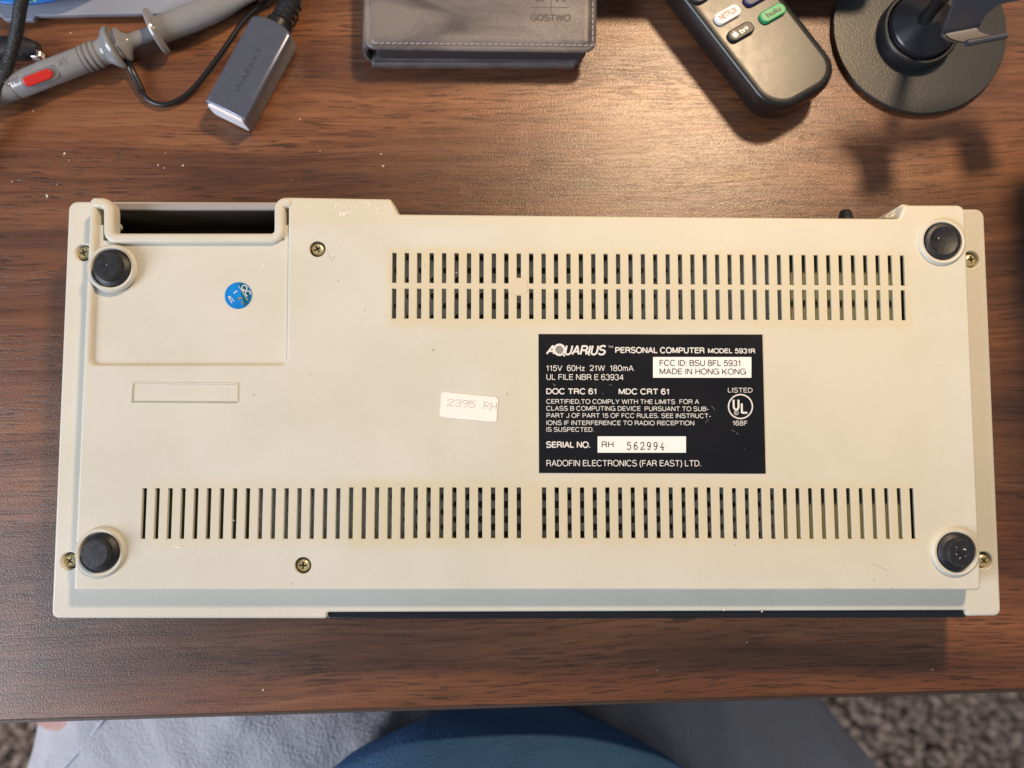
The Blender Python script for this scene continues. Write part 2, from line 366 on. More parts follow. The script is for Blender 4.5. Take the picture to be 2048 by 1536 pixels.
M = dict(
    wood=wood_material(), case=plastic_case('aged_cream_plastic'), case2=plastic_case('cream_plastic', False),
    edge=mat('desk_edge_band', (0.055, 0.035, 0.028), 0.5, bump=(300, 0.3, 0.0002)),
    black=mat('black_plastic', (0.012, 0.013, 0.016), 0.38, bump=(900, 0.25, 0.0001)),
    strip=mat('black_gloss_strip', (0.010, 0.012, 0.017), 0.25, bump=(500, 0.3, 0.0001)),
    rubber=mat('black_rubber', (0.013, 0.014, 0.018), 0.5, bump=(500, 0.6, 0.0002), var=(500, 0.7)),
    wallgrey=mat('rear_wall_grey', (0.33, 0.31, 0.32), 0.45),
    inside=mat('olive_interior_shade', (0.20, 0.205, 0.105), 0.6),  # cream interior in shade, put into an olive colour
    dark=mat('cavity_shade', (0.035, 0.031, 0.031), 0.5),  # shade inside recesses put into a dark colour
    label=mat('black_label_film', (0.006, 0.006, 0.008), 0.22, var=(60, 0.2), bump=(220, 0.12, 0.0001)),
    ink=mat('white_print', (0.74, 0.72, 0.68), 0.4), inkb=mat('dark_print', (0.03, 0.028, 0.03), 0.5),
    paper=mat('white_label', (0.86, 0.84, 0.81), 0.45, bump=(400, 0.1, 0.0001)),
    foil=mat('pale_foil_sticker', (0.84, 0.81, 0.75), 0.5, var=(900, 0.05), bump=(900, 0.4, 0.0001)),
    dots=mat('grey_dots', (0.30, 0.27, 0.26), 0.6),
    zinc=mat('yellow_zinc', (0.60, 0.53, 0.30), 0.32, 0.55, var=(700, 0.35)),
    shield=mat('galvanised_sheet', (0.80, 0.83, 0.88), 0.5, 0.0, var=(120, 0.2), bump=(800, 0.15, 0.0001)),
    blue=mat('blue_foil', (0.006, 0.23, 0.68), 0.25, 0.15, var=(160, 0.35), bump=(400, 0.3, 0.0001)),
    teal=mat('teal_foil', (0.008, 0.12, 0.20), 0.25, 0.15, var=(160, 0.35), bump=(400, 0.3, 0.0001)),
    gold=mat('gold_print', (0.60, 0.44, 0.20), 0.35, 0.7),
    probe=mat('grey_moulded_plastic', (0.235, 0.235, 0.24), 0.17, var=(200, 0.06)),
    probed=mat('dark_grey_relief', (0.17, 0.17, 0.175), 0.5),
    red=mat('red_plastic', (0.55, 0.022, 0.014), 0.3),
    steel=mat('bright_steel', (0.75, 0.75, 0.78), 0.2, 1.0, bump=(500, 0.3, 0.0003)),
    slate=mat('slate_aluminium', (0.18, 0.195, 0.25), 0.33, 0.75, bump=(2500, 0.15, 0.00005), var=(300, 0.04)),
    slated=mat('engraved_mark', (0.035, 0.037, 0.048), 0.6),
    port=mat('pale_port_plastic', (0.78, 0.79, 0.86), 0.4),
    wire=mat('black_cable', (0.010, 0.010, 0.012), 0.35),
    braid=mat('black_braid', (0.012, 0.013, 0.016), 0.45, bump=(1300, 1.0, 0.0006), var=(1300, 0.9)),
    tray=mat('grey_tray_plastic', (0.27, 0.29, 0.35), 0.45, var=(60, 0.06), bump=(900, 0.1, 0.0001)),
    rblack=mat('matt_remote_black', (0.007, 0.007, 0.0075), 0.34, spec=0.6, bump=(2200, 0.35, 0.00006), var=(300, 0.12)),
    bwhite=mat('white_button', (0.80, 0.78, 0.76), 0.4), bgreen=mat('green_button', (0.03, 0.30, 0.115), 0.4),
    bblack=mat('black_button', (0.02, 0.02, 0.021), 0.45), bpurple=mat('violet_button', (0.03, 0.03, 0.10), 0.45),
    redink=mat('red_print', (0.65, 0.03, 0.03), 0.5), greenink=mat('dark_green_print', (0.008, 0.05, 0.025), 0.5),
    powder=mat('textured_black_metal', (0.020, 0.020, 0.021), 0.36, 0.0, spec=0.7, bump=(1500, 0.5, 0.00018)),
    plate=mat('dark_painted_metal', (0.065, 0.070, 0.090), 0.35, 0.4, bump=(1500, 0.6, 0.0002)),
    lip=mat('grey_pad', (0.15, 0.14, 0.14), 0.5),
    crumb=mat('pale_crumbs', (0.75, 0.70, 0.62), 0.6),
)
def leather():
    m = bpy.data.materials.new('grey_leather'); m.use_nodes = True; t = NT(m); tc = t.new('ShaderNodeTexCoord'); v = tc.outputs['Object']
    a = t.noise(t.mapping(v, rot=(0, 0, 0.7), scale=(1, 2.2, 1)), 26, 5, 0.6, 0.8); b = t.noise(v, 1100, 3)
    c = t.ramp(a, [(0.36, (0.070, 0.061, 0.068)), (0.5, (0.130, 0.112, 0.112)), (0.62, (0.190, 0.166, 0.156))])
    c = t.mix(t.math('MULTIPLY', t.smooth(b, 0.3, 0.7), 0.25), c, (0.06, 0.055, 0.06)); t.L.new(c, t.b.inputs['Base Color'])
    t.b.inputs['Roughness'].default_value = 0.42
    bp = t.new('ShaderNodeBump'); bp.inputs['Strength'].default_value = 0.4; bp.inputs['Distance'].default_value = 0.0002
    t.L.new(t.math('ADD', b, t.math('MULTIPLY', a, 2.0)), bp.inputs['Height']); t.L.new(bp.outputs[0], t.b.inputs['Normal']); return m
M['leather'] = leather(); M['leatherd'] = mat('dark_leather_lining', (0.035, 0.034, 0.042), 0.6, bump=(900, 0.3, 0.0002))
M['thread'] = mat('grey_thread', (0.30, 0.27, 0.27), 0.7)
def cloth(name, col, sc=700, warp=None):
    m = bpy.data.materials.new(name); m.use_nodes = True; t = NT(m); tc = t.new('ShaderNodeTexCoord'); v = tc.outputs['Object']
    a = t.noise(v, 9, 3); b = t.noise(v, sc, 3, 0.6)
    c = t.mix(t.smooth(a, 0.3, 0.7), tuple(x*0.86 for x in col), col); t.L.new(t.mix(t.math('MULTIPLY', b, 0.3), c, tuple(x*0.6 for x in col)), t.b.inputs['Base Color'])
    t.b.inputs['Roughness'].default_value = 0.9; t.b.inputs['Specular IOR Level'].default_value = 0.2
    bp = t.new('ShaderNodeBump'); bp.inputs['Strength'].default_value = 0.7; bp.inputs['Distance'].default_value = 0.0018
    t.L.new(t.math('ADD', b, t.math('MULTIPLY', t.noise(v, 30, 3), 4.0)), bp.inputs['Height']); t.L.new(bp.outputs[0], t.b.inputs['Normal']); return m
M['jeans'] = cloth('pale_grey_cloth', (0.61, 0.585, 0.61)); M['shirt'] = cloth('blue_cloth', (0.055, 0.150, 0.33)); M['skin'] = mat('skin', (0.50, 0.28, 0.23), 0.5, bump=(600, 0.2, 0.0003))
M['carpet'] = mat('carpet_backing', (0.10, 0.085, 0.075), 0.95)

# ================================================================== setting: floor and desk
slab('floor', rect(-1.6, -1.6, 1.6, 1.4), -0.76, -0.735, 0.001, M['carpet'])['kind'] = 'structure'

E0 = P(0, 1446, 0.0); E1 = P(2048, 1383, 0.0); ed = (E1-E0).normalized(); en = Vector((-ed.y, ed.x, 0))
mid = (E0+E1)/2
A = mid - ed*0.62; B = mid + ed*0.62
desk = empty('desk', (mid.x, mid.y+0.3, -0.735), 'walnut brown wood grain desk that everything in the picture lies on', 'desk')
top_poly = [tuple((A + en*0.001)[:2]), tuple((B + en*0.001)[:2]), tuple((B+en*0.62)[:2]), tuple((A+en*0.62)[:2])]
slab('desk_top', top_poly, -0.026, 0.0, 0.0006, M['wood'], desk)
slab('edge_band', [tuple((A - en*0.0004)[:2]), tuple((B - en*0.0004)[:2]), tuple((B+en*0.001)[:2]), tuple((A+en*0.001)[:2])], -0.0262, -0.0005, 0.0003, M['edge'], desk)
for su in (0.03, 1.21-0.03):
    for sv in (0.05, 0.55):
        c_ = A + ed*su + en*sv
        slab('leg', rect(c_.x-0.02, c_.y-0.02, c_.x+0.02, c_.y+0.02), -0.735, -0.0265, 0.002, M['edge'], desk)

# ================================================================== the computer, lying on its face
Z1 = 0.033; Z2 = 0.0418
comp = empty('home_computer', (0.0129, 0.0103, 0.0), 'cream plastic home computer lying face down with its vented underside up', 'computer')
def pz(z, *pts): return [P2(x, y, z) for x, y in pts]
# screws: (px, py, on plateau?)
SCR_TOP = [(635, 498), (606, 1131)]
SCR_RIM = [(167, 505), (139, 1122), (1942, 519), (1968, 1121)]
# rim: the other half of the case, a wider plate under the plateau
rim = fillet(pz(Z1, (102.5, 1237), (655, 1237.5), (653, 1225), (1932, 1221), (1934, 1233), (2003, 1232), (1968.5, 418), (1815, 417), (1795, 450), (600, 445), (590, 404), (137, 402.5)),
             [0.0025, 0.0010, 0.0010, 0.0010, 0.0010, 0.0025, 0.0032, 0.0010, 0.0012, 0.0012, 0.0010, 0.0032])
cavity = pz(Z1, (192, 421), (580, 421), (580, 500), (192, 500))
holes = [circle(*P2(x, y, Z1), 0.0031, 28) for x, y in SCR_RIM] + [cavity]
mb = MB(); prof = rnd(Z1, 0.014, 0.0009, 4); prism(mb, rim, holes, prof, rnd(Z1, 0.020, 0.0005, 3), True, False)
mb.build('upper_shell', M['case2'], comp)
body = fillet(pz(Z1, (170, 1170), (1935, 1168), (1905, 470), (200, 470)), 0.006)
mb = MB(); prism(mb, body, [], [(0, 0.0145), (0.0, 0.002), (-0.003, 0.0)], None, True, True); mb.build('lower_body', M['case2'], comp)
slab('front_strip', pz(0.0315, (655, 1223.5), (655, 1238.5), (1932, 1236), (1932, 1219)), 0.016, 0.0315, 0.0008, M['strip'], comp)
# plateau: the bottom cover
cover = pz(Z2, (147, 1181), (1963, 1181), (1930, 410), (1808, 410), (1799, 437), (796, 428), (781, 397.5), (577, 394), (573, 729), (180, 729), (192, 397), (180, 396.5))
cover = fillet(cover, [0.0015, 0.0018, 0.0028, 0.001, 0.0016, 0.0016, 0.001, 0.0010, 0.0018, 0.0018, 0.0010, 0.0010])
slots = []
def slot(x, y0, y1, wd=8.8, skew=0.0):
    slots.append(pz(Z2, (x-wd/2-skew, y1), (x+wd/2-skew, y1), (x+wd/2+skew, y0), (x-wd/2+skew, y0)))
SLX = []
for i in range(42):
    x1 = 788.5 + 499.0*i/20.0 if i < 21 else 1313.0 + (i-21)*24.62
    x1 = 788.5 + 24.92*i - 0.0046*max(0, i-10)**2*1.0
    dx = (x1-994)/784.0*2.5
    y0a = 505.5 + 5.5*i/41; y0b = 577 + 3.5*i/41
    if i == 10: slot(x1, y0a, 555.5, skew=-dx/2*0.4); slot(x1+0.2, 591, 637, skew=-dx/2*0.4)
    else: slot(x1-dx*0.1, y0a, y0a+60, skew=-dx*0.4); slot(x1+dx*0.6, y0b, y0b+60, skew=-dx*0.4)
    SLX.append(x1)
LOW = [287.5 + 25.88*i for i in range(30)] + [1088.6 + 25.42*i for i in range(30)]
for i, x1 in enumerate(LOW):
    dx = (x1-994)/800.0*4.4
    y0 = 976.5 - (1.5 if 15 < i < 45 else 0); slot(x1, y0, 1078 - (1.2 if 20 < i < 45 else 0), skew=-dx*0.5)
SLOT_N = len(slots)
scr = [circle(*P2(x, y, Z2), 0.0029, 28) for x, y in SCR_TOP]
mb = MB()
prism(mb, cover, slots + scr, [(-0.0009 + 0.0009*math.sin(PI/2*k/4), Z2-0.0009+0.0009*math.cos(PI/2*k/4)) for k in range(5)] + [(0.0006, Z1+0.0002)],
      [(-0.00012, Z2), (0, Z2-0.00012), (0, Z2-0.0013)], True, False)
mb.build('bottom_cover', M['case'], comp)
# underside skin of the cover, coloured olive to darken the slots beside the shield
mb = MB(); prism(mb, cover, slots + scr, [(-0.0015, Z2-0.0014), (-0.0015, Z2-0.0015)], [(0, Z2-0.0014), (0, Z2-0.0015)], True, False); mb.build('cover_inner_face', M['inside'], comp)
# cartridge bay
floor_p = fillet(pz(Z2-0.0014, (186, 450), (206, 450), (206, 481), (568, 481), (568, 450), (579, 450), (575, 731), (178, 731)), [0, 0, 0, 0, 0, 0, 0.001, 0.001])
slab('bay_panel', floor_p, Z2-0.0034, Z2-0.0014, 0.0001, M['case'], comp)
path = open_fillet(pz(Z2+0.0004, (183, 404.5), (216, 404.5), (216, 476), (558, 476), (558, 404.5), (583, 403.5)), 0.0030)
mb = MB(); prism(mb, buffer_path(path, 0.0038), [], rnd(Z2+0.0005, Z2-0.0045, 0.0014, 5), None, True, False); mb.build('bay_rib', M['case'], comp)
slab('rear_wall', pz(Z1, (192, 407.5), (580, 407.5), (580, 421), (192, 421)), 0.015, Z1+0.0008, 0.0005, M['wallgrey'], comp)  # plain grey, unlike the cream of the shell
mb = MB(); cav = pz(Z1, (191, 422.3), (582, 422.3), (582, 505), (191, 505)); prism(mb, cav, [], [(0, Z1-0.0003), (0, 0.006)], None, False, True); mb.build('bay_cavity', M['dark'], comp)  # added liner, its dark colour gives the bay its shade
slab('bay_ledge', fillet(pz(Z1, (222, 436), (234, 445), (235, 452), (226, 460)), 0.0004), Z1-0.004, Z1, 0.0005, M['case2'], comp)
# moulded blank plaque
mb = MB(); o_ = fillet(pz(Z2, (263, 805), (476, 806), (477, 766), (264, 764)), 0.0004)
prism(mb, o_, [offset(ccw(o_), -0.0005)], rnd(Z2+0.00028, Z2-0.0002, 0.0001, 2), rnd(Z2+0.00028, Z2-0.0002, 0.0001, 2), True, False); mb.build('blank_plaque', M['case'], comp)
slab('gate_mark', fillet(pz(Z2+0.0001, (1016, 589), (1056, 589), (1054, 557), (1018, 557)), 0.0018), Z2-0.002, Z2+0.00012, 0.0001, M['case'], comp)
# notch wall and knob at the rear
slab('notch_cheek', fillet(pz(Z1+0.002, (1758, 440), (1812, 438), (1813, 412), (1800, 411)), 0.0006), 0.016, Z1+0.004, 0.0008, M['case2'], comp)
mb = MB(); k_ = P(1691, 436, 0.030)
lathe(mb, [(0.0038, 0.0), (0.0038, 0.0035), (0.0028, 0.0050), (0.0022, 0.0075), (0.0016, 0.0082)], 20, Matrix.Translation((k_.x, k_.y-0.006+0.0008, 0.030)) @ Matrix.Rotation(-PI/2, 4, 'X'))
mb.build('rear_knob', M['black'], comp)
# metal shield seen through the slots: real holes cut in a sheet
def perforated(rows, xs, zc, r, x0, x1, ytop, ybot, ang=14):
    """rows: for even / odd columns, list of hole centre y (photo px, at the sheet); cells share borders"""
    mb = MB(); n = len(xs)
    bx = [xs[0]-13] + [(xs[i]+xs[i+1])/2 for i in range(n-1)] + [xs[-1]+13]
    for i in range(n):
        ys = rows[i % 2]; by = [ytop] + [(ys[j]+ys[j+1])/2 for j in range(len(ys)-1)] + [ybot]
        for j, yc in enumerate(ys):
            c = P(xs[i], yc, zc); a = P(bx[i], by[j+1], zc); b = P(bx[i+1], by[j], zc)
            m_ = 16; ring = [(c.x + r*math.cos(2*PI*k/m_), c.y + r*math.sin(2*PI*k/m_)) for k in range(m_)]; out = []
            for k in range(m_):
                dx, dy = math.cos(2*PI*k/m_), math.sin(2*PI*k/m_); ts = []
                if dx > 1e-6: ts.append((b.x-c.x)/dx)
                if dx < -1e-6: ts.append((a.x-c.x)/dx)
                if dy > 1e-6: ts.append((b.y-c.y)/dy)
                if dy < -1e-6: ts.append((a.y-c.y)/dy)
                t_ = min(ts); out.append((c.x+dx*t_, c.y+dy*t_))
            # snap the four nearest samples to the cell corners
            for cx_, cy_ in ((a.x, a.y), (b.x, a.y), (b.x, b.y), (a.x, b.y)):
                k = min(range(m_), key=lambda q: (out[q][0]-cx_)**2 + (out[q][1]-cy_)**2); out[k] = (cx_, cy_)
            vs = [(x, y, zc) for x, y in ring] + [(x, y, zc) for x, y in out] + [(x, y, zc-0.0008) for x, y in ring]
            fs = [(k, (k+1) % m_, m_+(k+1) % m_, m_+k) for k in range(m_)] + [(k, (k+1) % m_, 2*m_+(k+1) % m_, 2*m_+k) for k in range(m_)]
            mb.add(vs, fs)
    return mb
zs = Z2-0.0055; sc_ = (0.310-zs)/(0.310-Z2)
def at_depth(px): return px      # hole columns are given where they are seen
xs = [520 + 25.30*i for i in range(44)]
xs_low = [652.5 + (25.88-0.68)*(i-6) + 0 for i in range(44)]
# seen through the slots: the hole columns line up with the slots near the middle
xs_low = [1038.5 + (i-21)*25.05 for i in range(42)]
perforated(([979, 1009, 1039, 1069], [963, 994, 1024, 1054, 1084]), xs_low, zs, 0.00135, 0, 0, 948, 1100).build('shield_plate', M['shield'], comp)
xs_up = [1013.5 + (i-10)*24.35 for i in range(33)]
perforated(([516, 560, 592, 635], [498, 541, 612, 655]), xs_up, zs, 0.00122, 0, 0, 480, 660).build('shield_plate', M['shield'], comp)
slab('shade_board', pz(0.036, (250, 760), (590, 760), (590, 460), (1892, 460), (1912, 1120), (230, 1120)), 0.0338, 0.0342, 0.0001, M['inside'], comp)  # added sheet whose olive colour stands for the shaded inside of the case

# feet
def foot(px, py, flat=False):
    c = P(px, py, Z2)
    mb = MB(); lathe(mb, [(0.0088, Z2-0.0003), (0.0086, Z2+0.0008), (0.0080, Z2+0.0013), (0.0072, Z2+0.0012), (0.0069, Z2+0.0006), (0.0069, Z2-0.0008)], 48, Matrix.Translation((c.x, c.y, 0)), close=False)
    ring = mb.build('foot_collar', M['case'], comp)
    mb = MB()
    if flat: pr = [(0.0067, Z2-0.0008), (0.0067, Z2+0.0010), (0.0063, Z2+0.0016), (0.0052, Z2+0.0019), (0.0049, Z2+0.0017), (0.0001, Z2+0.0018)]
    else: pr = [(0.0067, Z2-0.0008), (0.0066, Z2+0.0008), (0.0060, Z2+0.0013), (0.0051, Z2+0.0018), (0.0047, Z2+0.0040), (0.0044, Z2+0.0045), (0.0001, Z2+0.0046)]
    lathe(mb, pr, 48, Matrix.Translation((c.x, c.y, 0))); mb.build('rubber_pad', M['rubber'], ring)
for f_ in ((225, 537, False), (202, 1104, False), (1909, 1103, False), (1882, 484, True)): foot(*f_)
# screws with a cross slot
def screw(px, py, z, rot):
    c = P(px, py, z); mb = MB()
    cross = []
    wdt, ln = 0.00032, 0.0013
    for q in range(4):
        a = rot + q*PI/2
        for (u, v) in ((ln, -wdt), (ln, wdt)):
            cross.append((c.x + u*math.cos(a) - v*math.sin(a), c.y + u*math.sin(a) + v*math.cos(a)))
        cross.append((c.x + wdt*math.cos(a+PI/4)*1.414, c.y + wdt*math.sin(a+PI/4)*1.414))
    prism(mb, circle(c.x, c.y, 0.0026, 28), [cross], [(-0.0012, z), (-0.0007, z-0.00018), (-0.0002, z-0.0006), (0, z-0.0012)], [(0, z), (0, z-0.0009)], True, False)
    o = mb.build('screw', M['zinc'], comp)
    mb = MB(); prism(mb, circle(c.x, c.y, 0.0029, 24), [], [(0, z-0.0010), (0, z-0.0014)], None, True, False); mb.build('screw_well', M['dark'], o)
for i, (x, y) in enumerate(SCR_TOP): screw(x, y, Z2-0.0011, 0.5+i)
for i, (x, y) in enumerate(SCR_RIM): screw(x, y, Z1-0.0014, 0.3+0.7*i)

# ---- rating label
ZL = Z2 + 0.0002
lab = slab('rating_label', pz(ZL, (1078, 946), (1531.5, 947.5), (1525, 669), (1077, 668)), Z2-0.0001, ZL, 0.00008, M['label'], comp, bottom=False)
ZT = ZL + 0.00006
cx = lambda v: 1060 + v/4.096
cy = lambda v: 650 + v/4.096
def line(*items, mat_=None, z=ZT, parent=None):
    mb = MB()
    for (s, xl, yb, xr, h, b) in items: strokes_px(mb, s, cx(xl), cy(yb), cx(xr), h/4.096, z, b or 0.11)
    return mb.build('lettering', mat_ or M['ink'], parent or lab)
BD = 0.205; RG = 0.125
line(('PERSONAL COMPUTER', 700, 227, 1428, 44, BD), ('MODEL 5931R', 1460, 229, 1843, 36, BD), ('TM', 640, 187, 680, 17, 0.0))
line(('115V', 133, 375, 262, 44, RG), ('60Hz', 305, 375, 447, 44, RG), ('21W', 490, 375, 612, 44, RG), ('180mA', 655, 375, 847, 44, RG))
line(('UL FILE NBR E 63934', 135, 448, 765, 45, RG))
line(('DOC TRC 61', 135, 564, 545, 43, BD), ('MDC CRT 61', 728, 566, 1140, 43, BD))
line(('CERTIFIED,TO COMPLY WITH THE LIMITS', 135, 643, 1187, 35, 0.135), ('FOR A', 1225, 645, 1383, 35, 0.135))
line(('CLASS B COMPUTING DEVICE', 135, 700, 905, 35, 0.135), ('PURSUANT TO SUB-', 940, 703, 1462, 35, 0.135))
line(('PART J OF PART 15 OF FCC RULES. SEE INSTRUCT-', 137, 758, 1480, 35, 0.135))
line(('IONS IF INTERFERENCE TO RADIO RECEPTION', 135, 818, 1345, 35, 0.135))
line(('IS SUSPECTED.', 135, 873, 522, 35, 0.135))
line(('SERIAL NO.', 135, 1003, 492, 46, BD))
line(('RADOFIN ELECTRONICS (FAR EAST) LTD.', 135, 1155, 1400, 48, RG))
line(('LISTED', 1622, 552, 1822, 37, RG)); line(('168F', 1660, 822, 1780, 37, RG))
def patch(x0, y0, x1, y1):
    return slab('white_patch', pz(ZT, (cx(x0), cy(y1)), (cx(x1), cy(y1)), (cx(x1), cy(y0)), (cx(x0), cy(y0))), ZL-0.00005, ZT, 0.00002, M['paper'], lab, bottom=False)
patch(1008, 262, 1814, 432); patch(554, 912, 1278, 1046)
ZI = ZT + 0.00005
line(('FCC ID: BSU 8FL 5931', 1062, 333, 1725, 46, 0.145), mat_=M['inkb'], z=ZI); line(('MADE IN HONG KONG', 1062, 402, 1768, 45, 0.145), mat_=M['inkb'], z=ZI)
line(('RH', 588, 1001, 683, 46, 0.145), mat_=M['inkb'], z=ZI)
# numerals of the serial number: thick and thin strokes with serifs, each drawn on a grid
def stroke_px(mb, pts, wd, z):
    p_ = [P2(x, y, z) for x, y in pts]; mb2 = buffer_path(p_, wd*0.000178); n = len(pts)
    vs = [(x, y, z) for x, y in mb2]; N_ = len(vs)
    mb.add(vs, [(i, i+1, N_-2-i, N_-1-i) for i in range(n-1)])
DIG = {'5': [[(.15, .98), (.9, .98)], [(.2, .95), (.2, .55)], [(.2, .56), (.5, .66), (.82, .55), (.9, .33), (.8, .1), (.5, .0), (.2, .08), (.1, .22)]],
       '6': [[(.85, .85), (.6, 1), (.3, .85), (.14, .45), (.25, .1), (.5, 0), (.8, .1), (.9, .3), (.8, .5), (.5, .6), (.2, .45)]],
       '2': [[(.12, .75), (.25, .95), (.5, 1), (.8, .9), (.88, .7), (.7, .45), (.3, .2), (.1, .03)], [(.1, .03), (.9, .03), (.92, .2)]],
       '4': [[(.62, .0), (.62, 1), (.08, .3), (.95, .3)], [(.4, .0), (.85, .0)]]}
DIG['9'] = [[(1-x, 1-y) for x, y in s] for s in DIG['6']]
mb = MB()
for i, ch in enumerate('562994'):
    x0 = cx(793 + i*54.5); wd = 36/4.096; yb = cy(1022); hh = 62/4.096
    for s in DIG[ch]: stroke_px(mb, [(x0 + a*wd, yb - b*hh) for a, b in s], 1.75, ZI)
mb.build('lettering', M['inkb'], lab)
# brand mark: slanted letters and a striped globe as the Q
mb = MB(); strokes_px(mb, 'A', cx(137), cy(236), cx(195), 68/4.096, ZT, 0.22, 0.30); strokes_px(mb, 'UARIUS', cx(282), cy(241), cx(610), 72/4.096, ZT, 0.20, 0.24)
qx, qy, qr = cx(241), cy(203), 46/4.096
def ring_px(mb, x, y, r0, r1, z, n=32):
    vs = []; 
    for k in range(n):
        a = 2*PI*k/n
        for r in (r0, r1): p = P(x+r*math.cos(a), y+r*math.sin(a), z); vs.append(tuple(p))
    mb.add(vs, [(2*k, 2*k+1, (2*k+3) % (2*n), (2*k+2) % (2*n)) for k in range(n)])
ring_px(mb, qx, qy, qr*0.74, qr*1.1, ZT)
for k in (-2, -1, 0, 1, 2):
    t_ = k*qr*0.30; L_ = math.sqrt(max(0, (qr*0.78)**2 - t_*t_)); dx, dy = 0.62, 0.785; nx, ny = 0.785, -0.62
    stroke_px(mb, [(qx+nx*t_-dx*L_, qy+ny*t_-dy*L_), (qx+nx*t_+dx*L_, qy+ny*t_+dy*L_)], 1.2, ZT+0.00001)
stroke_px(mb, [(qx+3, qy+7), (qx+11, qy+12.5)], 3.2, ZT)
stroke_px(mb, [(cx(470), cy(215)), (cx(486), cy(250))], 2.8, ZT+0.00001)
mb.build('brand_mark', M['ink'], lab)
mb = MB(); ring_px(mb, cx(1724), cy(668), 22.6, 25.2, ZT, 48)
strokes_px(mb, 'U', cx(1666), cy(694), cx(1712), 82/4.096, ZT, 0.19); strokes_px(mb, 'L', cx(1732), cy(723), cx(1780), 80/4.096, ZT, 0.20)
ring_px(mb, cx(1690), cy(719), 3.8, 4.7, ZT, 20); text_px(mb, 'R', cx(1682), cy(729), cx(1699), 20/4.096, ZT, 0.0)
mb.build('approval_mark', M['ink'], lab)

mb = MB()
for pts_ in (((1106, 767), (1109, 772), (1111, 768)), ((1423, 812), (1430, 820)), ((1218, 768), (1224, 771)), ((1463, 860), (1470, 863)), ((1472, 865), (1477, 869)), ((1448, 745), (1452, 752)), ((1205, 786), (1207, 789)), ((1411, 846), (1417, 838))):
    stroke_px(mb, pts_, 0.7, ZT+0.00002)
for px, py in ((1490, 898), (1403, 669.5), (1180, 672), (1290, 905), (1150, 915)): fl = P(px, py, ZT); mb.add([(x, y, ZT) for x, y in circle(fl.x, fl.y, 0.00012, 5)], [tuple(range(5))])
mb.build('scratches', mat('scratch_grey', (0.20, 0.19, 0.18), 0.6), lab)['kind'] = 'stuff'

# ---- small pale sticker with dot-matrix print
zst = Z2 + 0.0002
stk = slab('pale_sticker', fillet(pz(zst, (879, 834), (993, 845), (997, 795), (883, 783.5)), 0.0013), Z2-0.0001, zst, 0.00006, M['foil'], comp, bottom=False)
GL = {'2': '01110 10001 00001 00110 01000 10000 11111', '3': '01110 10001 00001 00110 00001 10001 01110', '9': '01110 10001 10001 01111 00001 00010 01100',
      '5': '11111 10000 11110 00001 00001 10001 01110', 'R': '11110 10001 10001 11110 10100 10010 10001', 'H': '10001 10001 10001 11111 10001 10001 10001'}
mb = MB(); sx_, sy_ = 860, 760
for ch, gx, gy in (('2', 465, 490), ('3', 660, 507), ('9', 845, 520), ('5', 1020, 535), ('R', 1390, 568), ('H', 1572, 590)):
    for r_, row in enumerate(GL[ch].split()):
        for c_, bit in enumerate(row):
            if bit == '1':
                p = P(sx_ + (gx + c_*33 - r_*2)/12.8, sy_ + (gy + r_*27 + c_*3)/12.8, zst+0.00005)
                mb.add([(x, y, p.z) for x, y in circle(p.x, p.y, 0.00016, 6)], [tuple(range(6))])
mb.build('dot_print', M['dots'], stk)['kind'] = 'stuff'

# ---- round inspection sticker
zq = Z2 - 0.0014 + 0.0002; qc = P(476.5, 591, zq); R_ = 0.00485
q1 = slab('round_sticker', circle(qc.x, qc.y, R_, 40), zq-0.00025, zq, 0.00006, M['blue'], comp, bottom=False)
half = [(qc.x + R_*0.93*math.cos(a), qc.y + R_*0.93*math.sin(a)) for a in [math.radians(-62 + 150*k/16) for k in range(17)]]
slab('teal_half', half, zq-0.00005, zq+0.00003, 0.00002, M['teal'], q1, bottom=False)
ang = math.radians(-57); ex = Vector((math.cos(ang), math.sin(ang), 0)); ey = Vector((-math.sin(ang), math.cos(ang), 0)); zz = zq+0.00008
FONT['Q'] = (.88, O_(.88) + [[(.5, .25), (.86, -.05)]])
mb = MB(); strokes_frame(mb, 'QC', P(481.5, 574, zz), ex, ey, 0.0043, 0.0018, 0.17)
O = P(477.5, 571, zz); mb.add([O, O + ex*0.0063, O + ex*0.0063 - ey*0.00017, O - ey*0.00017], [(0, 1, 2, 3)])
strokes_frame(mb, '1', P(466, 584.5, zz), ex, ey, 0.0006, 0.0015, 0.20); strokes_frame(mb, 'ACC.', P(455.5, 594, zz), ex, ey, 0.0029, 0.0011, 0.19)
mb.build('lettering', M['ink'], q1)
mb = MB(); strokes_frame(mb, '4', P(474.5, 596, zz), ex, ey, 0.0011, 0.0015, 0.22); strokes_frame(mb, 'm', P(481, 604, zz), ex, ey, 0.0012, 0.0012, 0.12); mb.build('lettering', M['gold'], q1)

# ================================================================== wallet
ZW = 0.0165
wal = empty('wallet', P(960, -150, 0), 'grey leather bifold wallet with stitched edge and embossed maker mark, top centre', 'wallet')
cov = fillet(pz(ZW, (727, 95), (1193, 101), (1200, -330), (727, -330)), 0.0050, 8)
mb = MB(); prism(mb, cov, [], [(-0.0048, ZW), (-0.0036, ZW-0.00015), (-0.0026, ZW-0.0006), (-0.0021, ZW-0.0011), (-0.0016, ZW-0.0010), (-0.0008, ZW-0.0009), (-0.0002, ZW-0.0013), (0, ZW-0.0020), (-0.0003, ZW-0.0026)], None, True, True); tc_ = mb.build('top_cover', M['leather'], wal)
low = fillet(pz(0.005, (742, 128), (1150, 129), (1170, 108), (1172, -300), (742, -300)), [0.001, 0.002, 0.003, 0.004, 0.001])
slab('bottom_cover', low, 0.0003, 0.0045, 0.0014, M['leather'], wal, bb=0.001)
